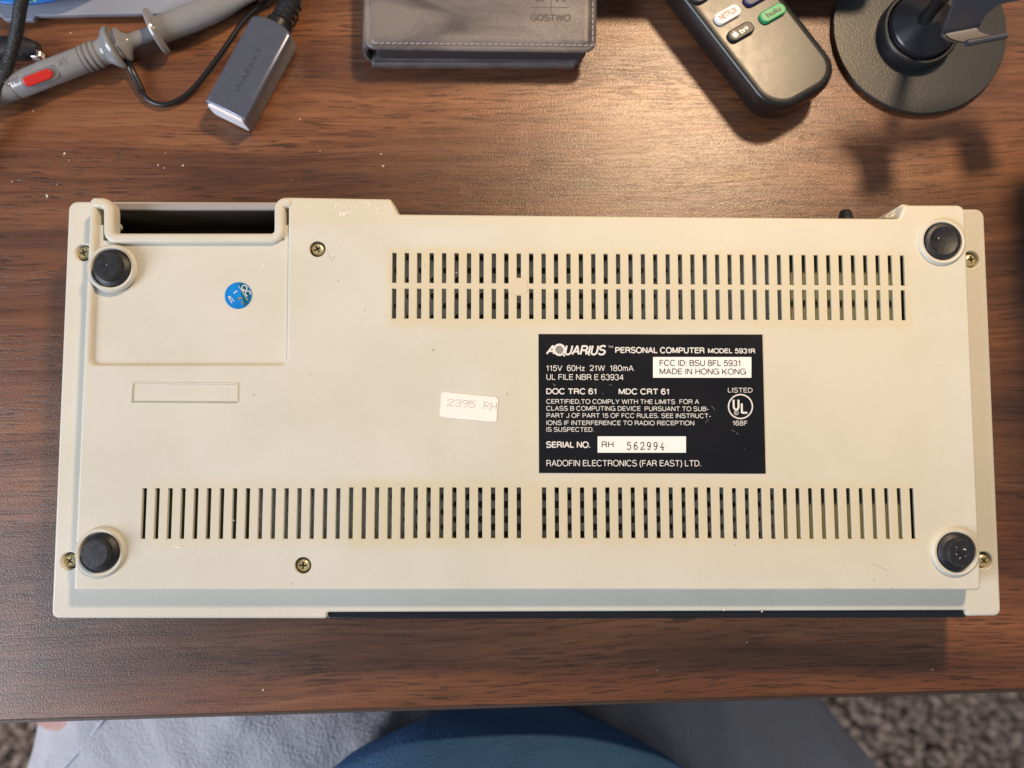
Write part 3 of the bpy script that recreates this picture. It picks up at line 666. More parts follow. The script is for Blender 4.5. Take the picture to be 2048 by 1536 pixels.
slab('card_pockets', fillet(pz(0.0085, (752, 107), (1166, 110), (1176, -300), (752, -300)), 0.002), 0.0046, 0.0078, 0.0006, M['leatherd'], wal)
slab('bill_pocket', fillet(pz(0.012, (750, 103), (1174, 107), (1180, -300), (750, -300)), 0.002), 0.0080, ZW-0.0028, 0.0007, M['leatherd'], wal)
# spine: a leather fold joining the two covers
a_ = P(750, 108, 0.009); b_ = P(750, -310, 0.009); mb = MB(); vs = []; n_ = 14
for yy, k0 in ((a_.y, 0), (b_.y, 0)):
    for k in range(n_+1):
        t_ = PI/2 + PI*k/n_; vs.append((a_.x + 0.0052*math.cos(t_), yy, 0.0079 + 0.0075*math.sin(t_)))
    for k in range(n_, -1, -1):
        t_ = PI/2 + PI*k/n_; vs.append((a_.x + 0.0036*math.cos(t_), yy, 0.0079 + 0.0060*math.sin(t_)))
m_ = 2*(n_+1); mb.add(vs, [(i, (i+1) % m_, m_+(i+1) % m_, m_+i) for i in range(m_)], True); mb.add([vs[i] for i in range(m_)], [(i, i+1, m_-2-i, m_-1-i) for i in range(n_)])
mb.build('spine_fold', M['leather'], wal)
mb = MB(); zz = ZW-0.00085+0.0001
for k in range(37):
    p = P(752 + k*12.0, 86.5 + k*0.13, zz+0.0000); d = Vector((0.0009, 0.0002, 0)); mb2 = [p-d, p, p+d]; tube(mb, mb2, 0.00034, 6)
for k in range(26):
    p = P(1185.5, 78 - k*11.5, zz); tube(mb, [p-Vector((0, .0009, 0)), p, p+Vector((0, .0009, 0))], 0.00034, 6)
for k in range(34):
    p = P(765 + k*12.0, 111, 0.0077); tube(mb, [p-Vector((.0009, 0, 0)), p, p+Vector((.0009, 0, 0))], 0.0002, 6)
mb.build('stitching', M['thread'], wal)['kind'] = 'stuff'
mb = MB(); zz = ZW+0.00004
strokes_px(mb, 'GOSTWO', 1062, 41, 1140, 12.5, zz, 0.24); text_px(mb, 'G', 1068, 3, 1088, 15, zz, 0.02); text_px(mb, 'R', 1112, 3, 1132, 15, zz, 0.02)
mb.add([P(1062, 15.5, zz), P(1138, 15.5, zz), P(1138, 14, zz), P(1062, 14, zz)], [(0, 1, 2, 3)]); mb.add([P(1101, 26, zz), P(1102.6, 26, zz), P(1102.6, -8, zz), P(1101, -8, zz)], [(0, 1, 2, 3)])
mb.build('embossed_mark', mat('embossed_leather', (0.072, 0.063, 0.064), 0.6), tc_)

# ================================================================== remote control
ZR = 0.019
rem = empty('remote_control', P(1450, 40, 0), 'black streaming remote with white, green and black app buttons, lying diagonally', 'remote')
endc = P(1620, 190, ZR); U = (P(1620, 190, ZR) - P(1620-0.615*200, 190-0.788*200, ZR)).normalized(); V = (P(1620+0.866*100, 190-50, ZR)-P(1620, 190, ZR)).normalized()
hw = (P(1620+0.866*81, 190-40.5, ZR)-P(1620, 190, ZR)).length
def RM(z=0.0):    # local x = V, local y = -U
    m = Matrix.Identity(4); m.col[0][:3] = V; m.col[1][:3] = -U; m.col[3][:3] = (endc.x, endc.y, 0); return m
ol = fillet(rect(-hw, 0, hw, 0.135), [0.0115, 0.0115, 0.012, 0.012], 10)
mb = MB(); prism(mb, ol, [], [(-0.0030, ZR+0.00015), (-0.0012, ZR), (-0.0005, ZR-0.0003), (0, ZR-0.0010), (0.0006, ZR-0.004), (0.0005, ZR-0.009), (-0.0006, 0.005), (-0.003, 0.0015), (-0.006, 0.0)], None, True, True); mb.xform(RM()).build('body', M['rblack'], rem)
def rloc(px, py, z=ZR):   # photo position to the remote's own frame
    d = P(px, py, z) - Vector((endc.x, endc.y, z)); det = V.x*(-U.y) - (-U.x)*V.y
    return ((d.x*(-U.y) - (-U.x)*d.y)/det, (V.x*d.y - V.y*d.x)/det)
def button(px, py, m, label, texts=(), wd=0.0112, ht=0.0052):
    x, y = rloc(px, py, ZR+0.0016); z1 = ZR+0.0019
    o = slab('button', fillet(rect(x-wd/2, y-ht/2, x+wd/2, y+ht/2), ht*0.42, 6), ZR-0.001, z1, 0.0006, m, rem, M=RM()); o['label'] = label
    return o, x, y, z1
exr = V.copy(); eyr = -U.copy()
def rtext(parent, s, x, y, wd, cap, m, z, b=0.0):
    mb = MB(); O = RM() @ Vector((x, y, z)); text_frame(mb, s, O, exr, eyr, wd, cap, b); return mb.build('lettering', m, parent)
b_, x, y, z = button(1456, 28, M['bwhite'], 'white oval button with red print'); rtext(b_, 'NETFLIX', x-0.0040, y-0.0011, 0.0080, 0.0023, M['redink'], z+0.00005, 0.02)
b_, x, y, z = button(1546, 25, M['bgreen'], 'green oval button with dark print'); rtext(b_, 'hulu', x-0.0032, y-0.0010, 0.0064, 0.0021, M['greenink'], z+0.00005, 0.03)
b_, x, y, z = button(1482.5, 62.5, M['bblack'], 'black oval button with white print'); rtext(b_, 'tv+', x-0.0010, y-0.0010, 0.0042, 0.0021, M['ink'], z+0.00005, 0.03)
ap = [(0, -1), (.35, -1.12), (.75, -.9), (1, -.3), (.85, .1), (.72, .3), (.85, .6), (.75, .85), (.4, .98), (0, .8), (-.4, .98), (-.8, .8), (-1, .3), (-.95, -.3), (-.7, -.9), (-.35, -1.12)]
mb = MB(); T = RM(); vs = [T @ Vector((x-0.0030+0.00115*a, y-0.00005+0.00105*b, z+0.00005)) for a, b in ap]; mb.add(vs, [t for t in tessellate_polygon([[Vector(v) for v in vs]])])
vs = [T @ Vector((x-0.0030+a*0.001, y+0.0011+b*0.001, z+0.00005)) for a, b in ((0, 0), (.4, .15), (.5, .6), (.1, .4))]; mb.add(vs, [(0, 1, 2, 3)]); mb.build('fruit_mark', M['ink'], b_)
button(1514, -9, M['bpurple'], 'violet oval button at the frame edge'); button(1401, -12, M['bblack'], 'black round button at the frame edge', wd=0.0075, ht=0.0065)
for k, (px, py) in enumerate(((1368, -40), (1445, -85), (1520, -120), (1330, -100))): button(px+20, py, M['bblack'], 'black round button', wd=0.0080, ht=0.0060)

# ================================================================== phone stand with round base
st = empty('phone_stand', P(1829, 66, 0), 'black metal phone holder with round weighted base, top right', 'phone stand')
bc = P(1841, 56, 0.0032)
mb = MB(); lathe(mb, [(0.0368, 0.0), (0.0370, 0.0008)], 96, Matrix.Translation((bc.x, bc.y, 0))); mb.build('rubber_pad', M['rubber'], st)
mb = MB(); lathe(mb, [(0.0374, 0.0009), (0.0377, 0.0012), (0.0377, 0.0027), (0.0373, 0.0032), (0.001, 0.0034)], 96, Matrix.Translation((bc.x, bc.y, 0))); mb.build('base_disc', M['powder'], st)
hc = P(1851, 47, 0.012)
T = Matrix.Translation((hc.x, hc.y, 0))
mb = MB(); lathe(mb, [(0.0163, 0.0033), (0.0163, 0.0085), (0.0155, 0.0095), (0.0148, 0.0095), (0.0143, 0.0088), (0.0143, 0.0060)], 64, T, close=False); mb.build('collar_ring', M['black'], st)
mb = MB(); lathe(mb, [(0.0138, 0.0033), (0.0138, 0.0110), (0.0130, 0.0122), (0.0040, 0.0168), (0.0030, 0.0180)], 64, T); mb.build('hub', M['strip'], st)
rod_top = P(2010, -90, 0.066)
mb = MB(); tube(mb, [Vector((hc.x-0.003, hc.y-0.001, 0.013)), Vector((hc.x-0.003, hc.y+0.001, 0.030)), Vector((hc.x-0.001, hc.y, 0.045)), rod_top], lambda t: 0.0031-0.0007*t, 20); mb.build('rod', M['black'], st)
# cradle plate: two lips at the bottom, leaning back; built in its own frame
fA = P(1888, 62, 0.055); fB = P(1962, 48, 0.055)
ax = (fB - fA); ax.z = 0; ax.normalize()
tl = P(1912, -60, 0.073); back = (tl - fA); back -= ax*back.dot(ax); back.normalize(); nr = ax.cross(back); 
tabw = (fB-fA).length; full = 0.053
pl = [(0, 0), (tabw, 0), (tabw+0.0005, 0.003), (tabw+0.004, 0.0062), (full-tabw-0.004, 0.0062), (full-tabw-0.0005, 0.003), (full-tabw, 0), (full, 0), (full, 0.045), (full-0.008, 0.055), (0.008, 0.055), (0, 0.045)]
def frame_m(o, x, y, z):
    m = Matrix.Identity(4); m.col[0][:3] = x; m.col[1][:3] = y; m.col[2][:3] = z; m.col[3][:3] = o; return m
slab('cradle_plate', fillet(pl, [0, 0, 0.0015, 0.0015, 0.0015, 0.0015, 0, 0, 0.004, 0.004, 0.004, 0.004]), -0.0014, 0.0, 0.0003, M['plate'], st, M=frame_m(fA, ax, back, nr))
for off_ in (0.0, full-tabw):
    fy = Vector((0, -1, 0)); mb = MB(); vs = []; O0 = fA + ax*off_
    tip = P(1917, 87, 0.062) - fA; tip -= ax*(tip.dot(ax)-0.0005)
    sec = [Vector((0, 0, 0)), tip*0.12 + Vector((0, 0, -0.0022)), tip*0.45 + Vector((0, 0, -0.0026)), tip*0.85 + Vector((0, 0, -0.0012)), tip + Vector((0, 0, 0.0)), tip*1.12 + Vector((0, 0, 0.0006))]
    sec = catmull(sec, 4)
    for s_ in sec: vs += [O0+s_, O0+s_+ax*tabw]
    n_ = len(sec)
    for s_ in sec: vs += [O0+s_+Vector((0, 0.0006, -0.0012)), O0+s_+ax*tabw+Vector((0, 0.0006, -0.0012))]
    fs = [(2*i, 2*i+1, 2*i+3, 2*i+2) for i in range(n_-1)] + [(2*n_+2*i, 2*n_+2*i+1, 2*n_+2*i+3, 2*n_+2*i+2) for i in range(n_-1)]
    fs += [(2*i, 2*i+2, 2*n_+2*i+2, 2*n_+2*i) for i in range(n_-1)] + [(2*i+1, 2*i+3, 2*n_+2*i+3, 2*n_+2*i+1) for i in range(n_-1)] + [(2*n_-2, 2*n_-1, 4*n_-1, 4*n_-2)]
    mb.add(vs, fs, True); lp = mb.build('lip', M['plate'], st)
    mb = MB(); q = [O0+s_+Vector((0, 0, 0.0004)) for s_ in sec[3:15]]; vs = []
    for s_ in q: vs += [s_+ax*0.0012, s_+ax*(tabw-0.0012)]
    mb.add(vs, [(2*i, 2*i+1, 2*i+3, 2*i+2) for i in range(len(q)-1)], True); mb.build('lip_pad', M['lip'], lp)
    mb = MB(); e0 = O0+sec[-1]; tube(mb, [e0 - ax*0.0002, e0 + ax*tabw*0.3, e0 + ax*(tabw*0.7), e0 + ax*(tabw+0.0004)], 0.0011, 12); mb.build('rolled_edge', M['plate'], lp)

# ================================================================== capture adapter
ZA = 0.0125
ada = empty('usb_adapter', P(500, 130, 0), 'slate blue metal adapter block with a white port, between probe and wallet', 'adapter')
ob = P(449.5, 221, ZA); ua = (P(449.5+47.5, 221-88, ZA)-ob).normalized(); va = (P(449.5+85.5, 221+40, ZA)-ob).normalized()
va = (va - ua*va.dot(ua)).normalized(); ha = 0.0092; la = 0.0392
T = frame_m(Vector((ob.x, ob.y, 0)), va, ua, Vector((0, 0, 1)))
arc = [(ha*math.cos(t_), la + 0.0038*math.sin(t_)) for t_ in [PI*k/14 for k in range(15)]]
op = [(-ha, 0), (ha, 0)] + arc
o2 = offset(ccw(op), 0)
mb = MB(); prism(mb, o2, [], [(-0.0018, ZA), (-0.0008, ZA-0.00015), (-0.0003, ZA-0.0006), (0, ZA-0.0014), (0, 0.003), (-0.0006, 0.0012), (-0.002, 0.0002)], None, True, True); bd = mb.xform(T).build('body', M['slate'], ada)
mb = MB(); pr_ = fillet(rect(-ha+0.0010, 0.0022, ha-0.0010, ZA-0.0008), 0.0016); prism(mb, pr_, [], [(0, 0.0006), (0, -0.0009)], None, True, True)
mb.xform(T @ frame_m(Vector((0, 0, 0)), Vector((1, 0, 0)), Vector((0, 0, 1)), Vector((0, 1, 0)))).build('port', M['port'], ada)
mb = MB(); text_frame(mb, 'WARRKY', T @ Vector((0.0018, 0.0088, ZA+0.00005)), ua, -va, 0.0212, 0.0023, -0.004); mb.build('lettering', M['slated'], bd)
mb = MB(); T2 = T @ Matrix.Translation((0, la+0.0030, ZA*0.5)) @ Matrix.Rotation(-PI/2, 4, 'X')
lathe(mb, [(0.0055, 0), (0.0055, 0.003)] + [(0.0048 if k % 2 else 0.0043, 0.0032+0.0013*k) for k in range(9)] + [(0.0030, 0.016)], 24, T2); mb.build('strain_relief', M['wire'], ada)
mb = MB(); tube(mb, catmull([T2 @ Vector((0, 0, 0.014)), T2 @ Vector((0.001, 0, 0.04)), T2 @ Vector((0.01, 0, 0.09))], 6), 0.0023, 14); mb.build('cable', M['wire'], ada)

# ================================================================== oscilloscope probe
prb = empty('oscilloscope_probe', P(230, 95, 0), 'grey oscilloscope probe with red slide switch and black ground lead', 'probe')
zc = 0.0085; p0 = P(-20, 192, zc); p1 = P(322, 59, zc); pa = (p1-p0); plen = pa.length; pa.normalize(); kx = plen/342.0
side = Vector((pa.y, -pa.x, 0))
T = frame_m(Vector((p0.x, p0.y, zc)), side, Vector((0, 0, 1)), pa)
if T.determinant() < 0: T = frame_m(Vector((p0.x, p0.y, zc)), -side, Vector((0, 0, 1)), pa)
s = kx*0.93
def X(px): return (px+20)*kx
lower = [(-60, 22), (28, 25), (30, 23.5), (33, 25.5), (150, 25.5), (166, 25), (167, 23), (169, 26.5), (174, 26.5), (175, 23.5), (178, 23.5), (180, 27), (185, 27), (186, 24), (189, 24), (191, 27), (196, 27), (197, 24.5), (208, 25), (214, 29), (220, 36), (226, 41), (231, 42), (233, 40), (234, 22)]
mb = MB(); lathe(mb, [(r*s, X(x)) for x, r in lower], 48, T); mb.build('barrel', M['probe'], prb, 32)
upper = [(233, 17), (243, 17), (243, 33), (245, 34), (249, 31), (254, 20), (262, 14.5), (304, 13.5), (307, 20), (309, 43), (313, 45), (317, 43), (319, 27), (322, 26), (380, 27), (420, 26), (455, 22), (490, 15), (530, 11), (560, 9), (700, 8)]
mb = MB(); lathe(mb, [(r*s, X(x)) for x, r in upper], 48, T); mb.build('grip', M['probe'], prb, 32)
mb = MB()
for k, xx in enumerate((236.8, 240.6)): tube(mb, [T @ Vector((27.5*s*math.cos(a), 21.5*s*math.sin(a), X(xx))) for a in [2*PI*q/28 for q in range(29)]], 0.00055, 8)
mb.build('clip_ring', M['steel'], prb)
q = T.to_3x3()
def on_barrel(px, ang_, r): return T @ Vector((r*math.sin(ang_), r*math.cos(ang_), X(px)))
sgn = 1 if (T @ Vector((1, 0, 0)) - T @ Vector((0, 0, 0))).y < 0 else -1
def barrel_patch(name, m, px, ang_, L, Wd, r0, h, parent):
    c = on_barrel(px, sgn*ang_, r0); nrm = (c - T @ Vector((0, 0, X(px)))).normalized(); ly = nrm.cross(pa)
    mb = MB(); prism(mb, fillet(rect(-L/2, -Wd/2, L/2, Wd/2), Wd*0.49, 8), [], rnd(h, -0.001, min(0.0005, h*0.6), 3), None, True, False)
    return mb.xform(frame_m(c, pa, ly, nrm)).build(name, m, parent)
barrel_patch('switch_recess', M['probed'], 87, math.radians(36), 0.0150, 0.0052, 25.3*s, 0.0001, prb)
sw = barrel_patch('slide_switch', M['red'], 83, math.radians(36), 0.0120, 0.0038, 25.3*s, 0.0011, prb)
mb = MB()
for sx_, st_ in ((126, 'X1'), (22, 'X10')):
    c = on_barrel(sx_, sgn*math.radians(28), 25.9*s); nrm = (c - T @ Vector((0, 0, X(sx_)))).normalized(); ly = nrm.cross(pa)
    text_frame(mb, st_, c, pa, ly, 0.0036 if st_ == 'X1' else 0.0055, 0.0028, -0.005)
mb.build('lettering', M['probed'], prb)
cr = 1/3.2
wp = [(240, 92, .012), (247, 103, .0085), (262, 137, .004), (278, 169, .0025), (291, 194, .0022), (312, 207, .0022), (338, 208, .0022), (375, 188, .0022), (412, 147, .0025), (453, 91, .003), (488, 41, .003), (531, 0, .003), (590, -60, .003)]
pts = catmull([P(x, y, z) for x, y, z in wp], 6)
mb = MB(); tube(mb, pts, lambda t: 0.00105, 12); gl = mb.build('ground_lead', M['wire'], prb)
mb = MB(); tube(mb, pts[8:22], lambda t: 0.0014, 12); mb.build('lead_sleeve', M['wire'], gl)

# ================================================================== top left: tray, plug, braided cable, blue disc
tr_ = empty('plastic_tray', P(260, -60, 0), 'pale grey plastic tray at the top left behind the probe', 'tray')
tp = fillet(pz(0.0045, (-40, 20), (0, 30), (8, 40), (66, 40), (72, 31), (345, 26), (420, 18), (520, -12), (520, -300), (-200, -300), (-200, 20)), [0.001, 0.001, 0.001, 0.001, 0.0003, 0.001, 0.001, 0.001, 0.001, 0.001, 0.001])
slab('tray_plate', tp, 0.0025, 0.0045, 0.0005, M['tray'], tr_)
slab('raised_border', pz(0.0105, (-180, -24), (480, -34), (480, -280), (-180, -280)), 0.0003, 0.0105, 0.0008, M['tray'], tr_)

pg = empty('cable_plug', P(20, 97, 0), 'black cable plug with small steel tip, left edge of the desk', 'plug')
zc2 = 0.0052; a_ = P(-60, 96, zc2); b_ = P(62, 98, zc2); dr = (b_-a_).normalized()
T = frame_m(a_, dr.cross(Vector((0, 0, 1))), Vector((0, 0, 1)), dr); T = T if T.determinant() > 0 else frame_m(a_, -dr.cross(Vector((0, 0, 1))), Vector((0, 0, 1)), dr)
L_ = (b_-a_).length
mb = MB(); lathe(mb, [(0.0048, 0), (0.0048, L_*0.9), (0.0046, L_*0.93), (0.0034, L_*1.06), (0.0026, L_*1.13)], 32, T); mb.build('plug_body', M['rubber'], pg)
b2 = P(74, 108, 0.0048)
slab('contact_tip', fillet([(b2.x-0.0026, b2.y-0.0018), (b2.x+0.0020, b2.y-0.0021), (b2.x+0.0022, b2.y+0.0012), (b2.x-0.0024, b2.y+0.0014)], 0.0007), 0.0030, 0.0062, 0.0005, M['steel'], pg)

cab = catmull([P(70, -80, 0.030), P(44, 0, 0.027), P(34, 60, 0.021), P(20, 115, 0.016), P(3, 160, 0.013), P(-30, 230, 0.010), P(-80, 330, 0.006), P(-150, 480, 0.004)], 26)
mb = MB(); tube(mb, cab, 0.0023, 16, True, lambda i, k: 1.0 + 0.05*(1 if (i + k//2) % 2 else -1)); tag(mb.build('braided_cable', M['braid'], None), 'black braided cable crossing the probe at the left edge', 'cable')

bl = empty('blue_roll', P(45, -200, 0), 'round blue disc with green marks at the top left corner', 'roll')
rc = P(50, -248, 0.0122); rr = (P(50, 7, 0.0122)-rc).length
mb = MB(); lathe(mb, [(rr-0.001, 0.0106), (rr, 0.0110), (rr, 0.0119), (rr-0.0003, 0.0122), (0.012, 0.0122)], 96, Matrix.Translation((rc.x, rc.y, 0))); bo = mb.build('disc', mat('blue_print', (0.012, 0.13, 0.50), 0.4, var=(350, 0.4)), bl)
mb = MB(); 
for s_, px, py in (('L', 32, 5), ('6', 42, 6), ('L', 55, 5), ('S', 66, 3)): text_px(mb, s_, px, py, px+7, 12, 0.01226, 0.04)
mb.build('lettering', mat('green_print', (0.16, 0.42, 0.10), 0.5), bo)

# ================================================================== added blocks beside the frame that throw their shade into it
slab('top_shade_block', fillet(pz(0.02, (1215, -72), (1790, -72), (1790, -330), (1215, -330)), 0.006), 0.0, 0.036, 0.003, M['black'])  # made up to darken the desk behind the wallet
tag(bpy.data.objects['top_shade_block'], 'added black block behind the wallet, just beyond the top edge, casting shade', 'shade block')
def gz(px, py, z):   # the point at height z whose lamp shadow falls on desk photo point (px, py)
    S_ = P(px, py, 0); return S_ + (LAMP-S_)*(z/LAMP.z)
side_blk = empty('side_shade_block', gz(2150, 340, 0.07)*1.0, 'added black block on a short foot just beyond the right edge, casting shade', 'side_shade_block'); side_blk.location.z = 0
c0 = gz(2012, 345, 0.085); 
slab('shade_caster', fillet(rect(c0.x, c0.y-0.05, c0.x+0.10, c0.y), 0.006), 0.085, 0.20, 0.004, M['black'], side_blk)  # made up to cast the dark patch at the right
slab('foot', fillet(rect(c0.x+0.045, c0.y-0.045, c0.x+0.09, c0.y-0.01), 0.005), 0.0, 0.0851, 0.002, M['black'], side_blk)

# ================================================================== crumbs
mb = MB(); random.seed(3)
def fleck(px, py, z, s_, el=1.0, a=None):
    c = P(px, py, z); a = random.random()*PI if a is None else a; n_ = 6
    top = [c + Vector((math.cos(a)*math.cos(t)*s_*el - math.sin(a)*math.sin(t)*s_, math.sin(a)*math.cos(t)*s_*el + math.cos(a)*math.sin(t)*s_, s_*0.5)) for t in [2*PI*k/n_ + random.uniform(-.3, .3) for k in range(n_)]]
    bot = [Vector((v.x, v.y, z)) + (Vector((v.x, v.y, 0)) - Vector((c.x, c.y, 0)))*0.3 for v in top]
    mb.add(top+bot, [tuple(range(n_))] + [(k, (k+1) % n_, n_+(k+1) % n_, n_+k) for k in range(n_)])
for px, py, s_, el in ((129, 307, .0003, 1.6), (138, 321, .00016, 1), (316, 330, .00025, 1), (328, 336, .00018, 1), (331, 306, .00015, 1), (366, 331, .0003, 1), (94, 392, .0003, 2.2), (24, 363, .0002, 1), (39, 361, .00015, 1), (66, 222, .0002, 1), (141, 66, .00025, 1), (114, 369, .00015, 1), (762, 308, .0002, 1.5), (766, 332, .00025, 2), (526, 1380, .00025, 1.3), (1494, 1285, .0002, 1), (1865, 1339, .0002, 1), (600, 238, .0002, 1)):
    fleck(px, py, 0.0, s_, el)
for k in range(8): fleck(random.uniform(60, 1990), random.choice((random.uniform(250, 390), random.uniform(1250, 1400))), 0.0, random.uniform(.00006, .00014), 1.4)
mb.build('desk_crumbs', M['crumb']); tag(bpy.data.objects['desk_crumbs'], 'pale specks of dust scattered on the brown desk', 'dust', kind='stuff')
mb = MB()
for k in range(60):
    t_ = random.random(); fleck(665 + 95*t_ + random.gauss(0, 5), 403 + 18*abs(math.sin(t_*5)) + random.gauss(0, 5), Z2, random.uniform(.00008, .00022), random.uniform(1, 3))
for k in range(9): fleck(686 + random.gauss(0, 4), 427+random.gauss(0, 2), Z2, random.uniform(.0002, .0004), random.uniform(1, 2))
for px, py, s_, el in ((680, 481, .0003, 1.6), (701, 492, .0003, 1.5), (706, 495, .0002, 1), (551, 499, .00015, 1.5), (528, 531, .0003, 2.4), (637, 541, .00018, 1.5), (356, 1094, .0003, 5), (467, 1041, .00022, 1), (767, 577, .0002, 1), (1315, 866, .0002, 2), (1478, 870, .0002, 1.5), (1448, 1220, .0002, 2), (1524, 1223, .00018, 2)):
    z_ = Z2-0.0014 if (px < 573 and py < 728) else (Z1 if py > 1200 else Z2); fleck(px, py, z_, s_, el)
for cx_, cy_ in ((217, 532), (190, 1110), (1920, 1108), (1885, 480)):
    for k in range(8 if cx_ == 1920 else 1): fleck(cx_+random.gauss(0, 11), cy_+random.gauss(0, 11), Z2+(0.0019 if cy_ == 480 else 0.0046), random.uniform(.00006, .00015), random.uniform(1, 2.5))
o = mb.build('case_crumbs', M['crumb'], comp); o['kind'] = 'stuff'; o.name = 'dust'
mb = MB()
for k, (px, py) in enumerate(((627, 477), (655, 500), (668, 515), (730, 620), (676, 562), (913, 545), (849, 531), (866, 700), (1147, 445), (1560, 672), (1014, 788), (560, 1110), (700, 1078), (584, 1167), (1470, 1090), (1660, 1178), (1782, 1177), (618, 672), (621, 750), (507, 790))):
    fleck(px, py, Z2+0.00002, random.uniform(.0001, .00025), random.uniform(1, 2.5))
for pts_ in (((1745, 1127), (1775, 1141)), ((1655, 1177), (1670, 1179)), ((655, 505), (664, 524))):
    stroke_px(mb, pts_, 0.55, Z2+0.00006)
mb.build('scuff_marks', mat('grime', (0.44, 0.40, 0.33), 0.7), comp)['kind'] = 'stuff'

# ================================================================== person seated below the desk edge
per = empty('person', (-0.02, -0.22, -0.735), 'seated person in pale grey shorts and blue shirt below the desk edge', 'person')
def skinned(name, nodes, edges, m, parent, root=0, lv=2):
    me = bpy.data.meshes.new(name); me.from_pydata([n[:3] for n in nodes], edges, []); o = bpy.data.objects.new(name, me); COL.objects.link(o)
    sk = o.modifiers.new('s', 'SKIN'); sk.use_smooth_shade = True
    for i, n in enumerate(nodes):
        me.skin_vertices[0].data[i].radius = (n[3], n[4] if len(n) > 4 else n[3]); me.skin_vertices[0].data[i].use_root = (i == root)
    sb = o.modifiers.new('b', 'SUBSURF'); sb.levels = lv; sb.render_levels = lv
    dg = bpy.context.evaluated_depsgraph_get(); me2 = bpy.data.meshes.new_from_object(o.evaluated_get(dg)); bpy.data.objects.remove(o)
    me2.name = name; return link(name, me2, m, parent)
# pelvis, two thighs, shins, feet and lower trunk as one body
bf = P(1015, 1441, -0.03)                    # front of the belly
tx, ty = bf.x, bf.y - 0.114
N = [(tx, ty-0.03, -0.15, 0.085, 0.05), (tx-0.09, ty, -0.165, 0.052), (-0.170, ty+0.13, -0.155, 0.055), (-0.215, ty+0.33, -0.150, 0.052), (-0.215, ty+0.34, -0.42, 0.048), (-0.21, ty+0.32, -0.69, 0.034), (-0.22, ty+0.45, -0.707, 0.028),
     (tx+0.08, ty, -0.165, 0.052), (0.115, ty+0.13, -0.155, 0.062), (0.14, ty+0.33, -0.155, 0.052), (0.14, ty+0.34, -0.42, 0.048), (0.14, ty+0.32, -0.69, 0.034), (0.15, ty+0.45, -0.707, 0.028),
     (tx, ty-0.03, 0.0, 0.09, 0.08), (tx, ty-0.07, 0.16, 0.10, 0.07)]
Eg = [(0, 1), (1, 2), (2, 3), (3, 4), (4, 5), (5, 6), (0, 7), (7, 8), (8, 9), (9, 10), (10, 11), (11, 12), (0, 13), (13, 14)]
skinned('body', N, Eg, M['skin'], per)
def loft(secs, seg=48, wob=0.0, sd=0):
    """secs: (centre, half width, half height) rings across the y axis"""
    rs = random.Random(sd); mb = MB(); vs = []; ph = [rs.uniform(0, 6.28) for _ in range(6)]
    for i, (c, a, b) in enumerate(secs):
        for k in range(seg):
            t = 2*PI*k/seg; w_ = 1 + wob*(math.sin(3*t+ph[0]+i*0.25)+0.8*math.sin(6*t+ph[1]-i*0.32)+0.5*math.sin(11*t+ph[2]+i*0.2))
            f1 = math.sin(9*t + i*0.55 + ph[3] + 1.5*math.sin(i*0.3+ph[4])); f2 = math.sin(15*t - i*0.9 + ph[5]); w_ += wob*(3.2*max(0, f1)**3 + 1.8*max(0, f2)**3)
            vs.append((c[0]+a*math.cos(t)*w_, c[1], c[2]+b*math.sin(t)*w_))
    n_ = len(secs); mb.add(vs, [(i*seg+k, i*seg+(k+1) % seg, (i+1)*seg+(k+1) % seg, (i+1)*seg+k) for i in range(n_-1) for k in range(seg)], True); return mb
zt = -0.14
ya = P(75, 1536, zt).y; yb = P(165, 1448, zt).y
xo = (P(66, 1536, zt).x, P(100, 1448, zt).x); xr_ = (P(1738, 1536, zt).x, P(1662, 1448, zt).x)
def edge(xs_, y): return xs_[0] + (xs_[1]-xs_[0])*(y-ya)/(yb-ya)*max(0.35, 1-abs(y-ya)*3.0) if y > ya else xs_[0] + (xs_[1]-xs_[0])*(y-ya)/(yb-ya)*0.3
for sd, xs_, inn in ((1, xo, -0.018), (5, xr_, 0.000)):
    secs = []
    for k in range(40):
        y = lerp(ty-0.08, yb+0.22, k/39); e = edge(xs_, y); c = (e+inn)/2 if sd == 5 else (e+inn)/2
        secs.append(((c, y, zt-0.004), abs(e-inn)/2*0.985, 0.070))
    o = loft(secs, 140, 0.012, sd).build('shorts_leg', M['jeans'], per)
    if sd == 1:
        mb = MB()
        for k in range(22):
            t = k/21; q_ = (lerp(98, 206, t**0.8), lerp(1560, 1440, t)); y = P(q_[0], q_[1], zt).y; e = edge(xs_, y); c = (e+inn)/2; a = abs(e-inn)/2; 
            x = P(q_[0], q_[1], zt+0.045).x; y = P(q_[0], q_[1], zt+0.045).y; u = min(1, abs((x-c)/a)); zz = zt-0.004+0.070*math.sqrt(1-u*u)+0.0015
            p = P(q_[0], q_[1], zz); d = Vector((0.0004, 0.0006, 0)); tube(mb, [p-d, p, p+d], 0.0007, 5)
        mb.build('stitching', mat('white_thread', (0.7, 0.7, 0.76), 0.8), o)['kind'] = 'stuff'
# left thigh skin showing past the hem
mb = MB(); vs = []; nu = 32
for k in range(24):
    y = lerp(ya+0.012, yb+0.20, k/23); g_ = min(1, 0.90+0.03*k); xc = P(92, 1455, zt).x + 0.065*max(0, 1-abs(y-yb)*20); r = 0.061
    for i in range(nu): t = 2*PI*i/nu; vs.append((xc - r*math.cos(t)*g_, y, zt-0.012+0.055*math.sin(t)*g_))
mb.add(vs, [(j*nu+i, j*nu+(i+1) % nu, (j+1)*nu+(i+1) % nu, (j+1)*nu+i) for j in range(23) for i in range(nu)] + [tuple(range(nu))], True); mb.build('thigh', M['skin'], per)
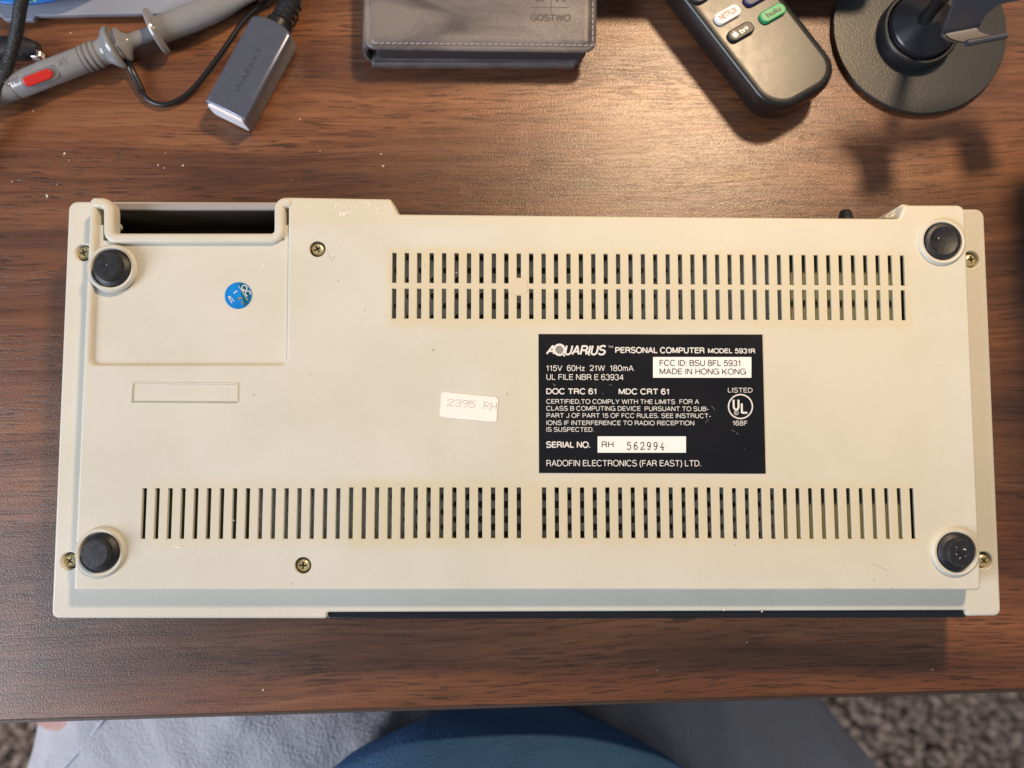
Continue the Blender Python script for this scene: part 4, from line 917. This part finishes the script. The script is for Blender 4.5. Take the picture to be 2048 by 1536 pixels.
# shirt over the belly
mb = MB(); vs = []; nu, nv = 64, 26
for j in range(nv+1):
    v_ = j/nv; z_ = lerp(-0.115, 0.20, v_); d = (z_+0.03); r = 0.114 - (0.35*d*d/0.1 if d < 0 else 0.25*d*d) ; bk = 0.0 if d < 0 else 0.22*d + 0.4*d*d
    for i in range(nu):
        t = 2*PI*i/nu; wr = 1 + 0.006*math.sin(5*t+20*v_) + 0.004*math.sin(13*t-16*v_)
        vs.append((tx + r*math.cos(t)*wr*1.08, ty - bk + r*math.sin(t)*wr, z_ + 0.004*math.sin(7*t)))
mb.add(vs, [(j*nu+i, j*nu+(i+1) % nu, (j+1)*nu+(i+1) % nu, (j+1)*nu+i) for j in range(nv) for i in range(nu)] + [tuple(range(nv*nu, nv*nu+nu))], True)
mb.build('shirt', M['shirt'], per, 60)

# ================================================================== carpet pile: twisted tufts on the floor in view
def pile():
    rs = random.Random(11); mb = MB(); vs = []; fs = []
    def tuft(x, y):
        h = rs.uniform(0.010, 0.020); r = rs.uniform(0.004, 0.0075); lx, ly = rs.gauss(0, 0.006), rs.gauss(0, 0.006); b = len(vs)
        for (k, rr_) in ((0, r), (0.6, r*1.15), (1.0, r*0.45)):
            for q in range(5):
                a = 2*PI*q/5 + k*1.5; vs.append((x+lx*k+rr_*math.cos(a), y+ly*k+rr_*math.sin(a), -0.7352+h*k))
        for lvl in range(2):
            for q in range(5): fs.append((b+lvl*5+q, b+lvl*5+(q+1) % 5, b+lvl*5+5+(q+1) % 5, b+lvl*5+5+q))
        fs.append(tuple(b+10+q for q in range(5)))
    for x0, x1 in ((-0.78, -0.16), (0.12, 0.80)):
        for _ in range(9000): tuft(rs.uniform(x0, x1), rs.uniform(-0.62, -0.02))
    mb.add(vs, fs, True); return mb
m = bpy.data.materials.new('carpet_yarn'); m.use_nodes = True; t = NT(m); tc = t.new('ShaderNodeTexCoord')
t.L.new(t.ramp(t.noise(tc.outputs['Object'], 75, 3, 0.7), [(0.40, (0.14, 0.095, 0.068)), (0.60, (0.50, 0.375, 0.29))]), t.b.inputs['Base Color']); t.b.inputs['Roughness'].default_value = 0.95
tag(pile().build('carpet_pile', m), 'shaggy grey beige carpet on the floor below the desk', 'carpet', kind='stuff')
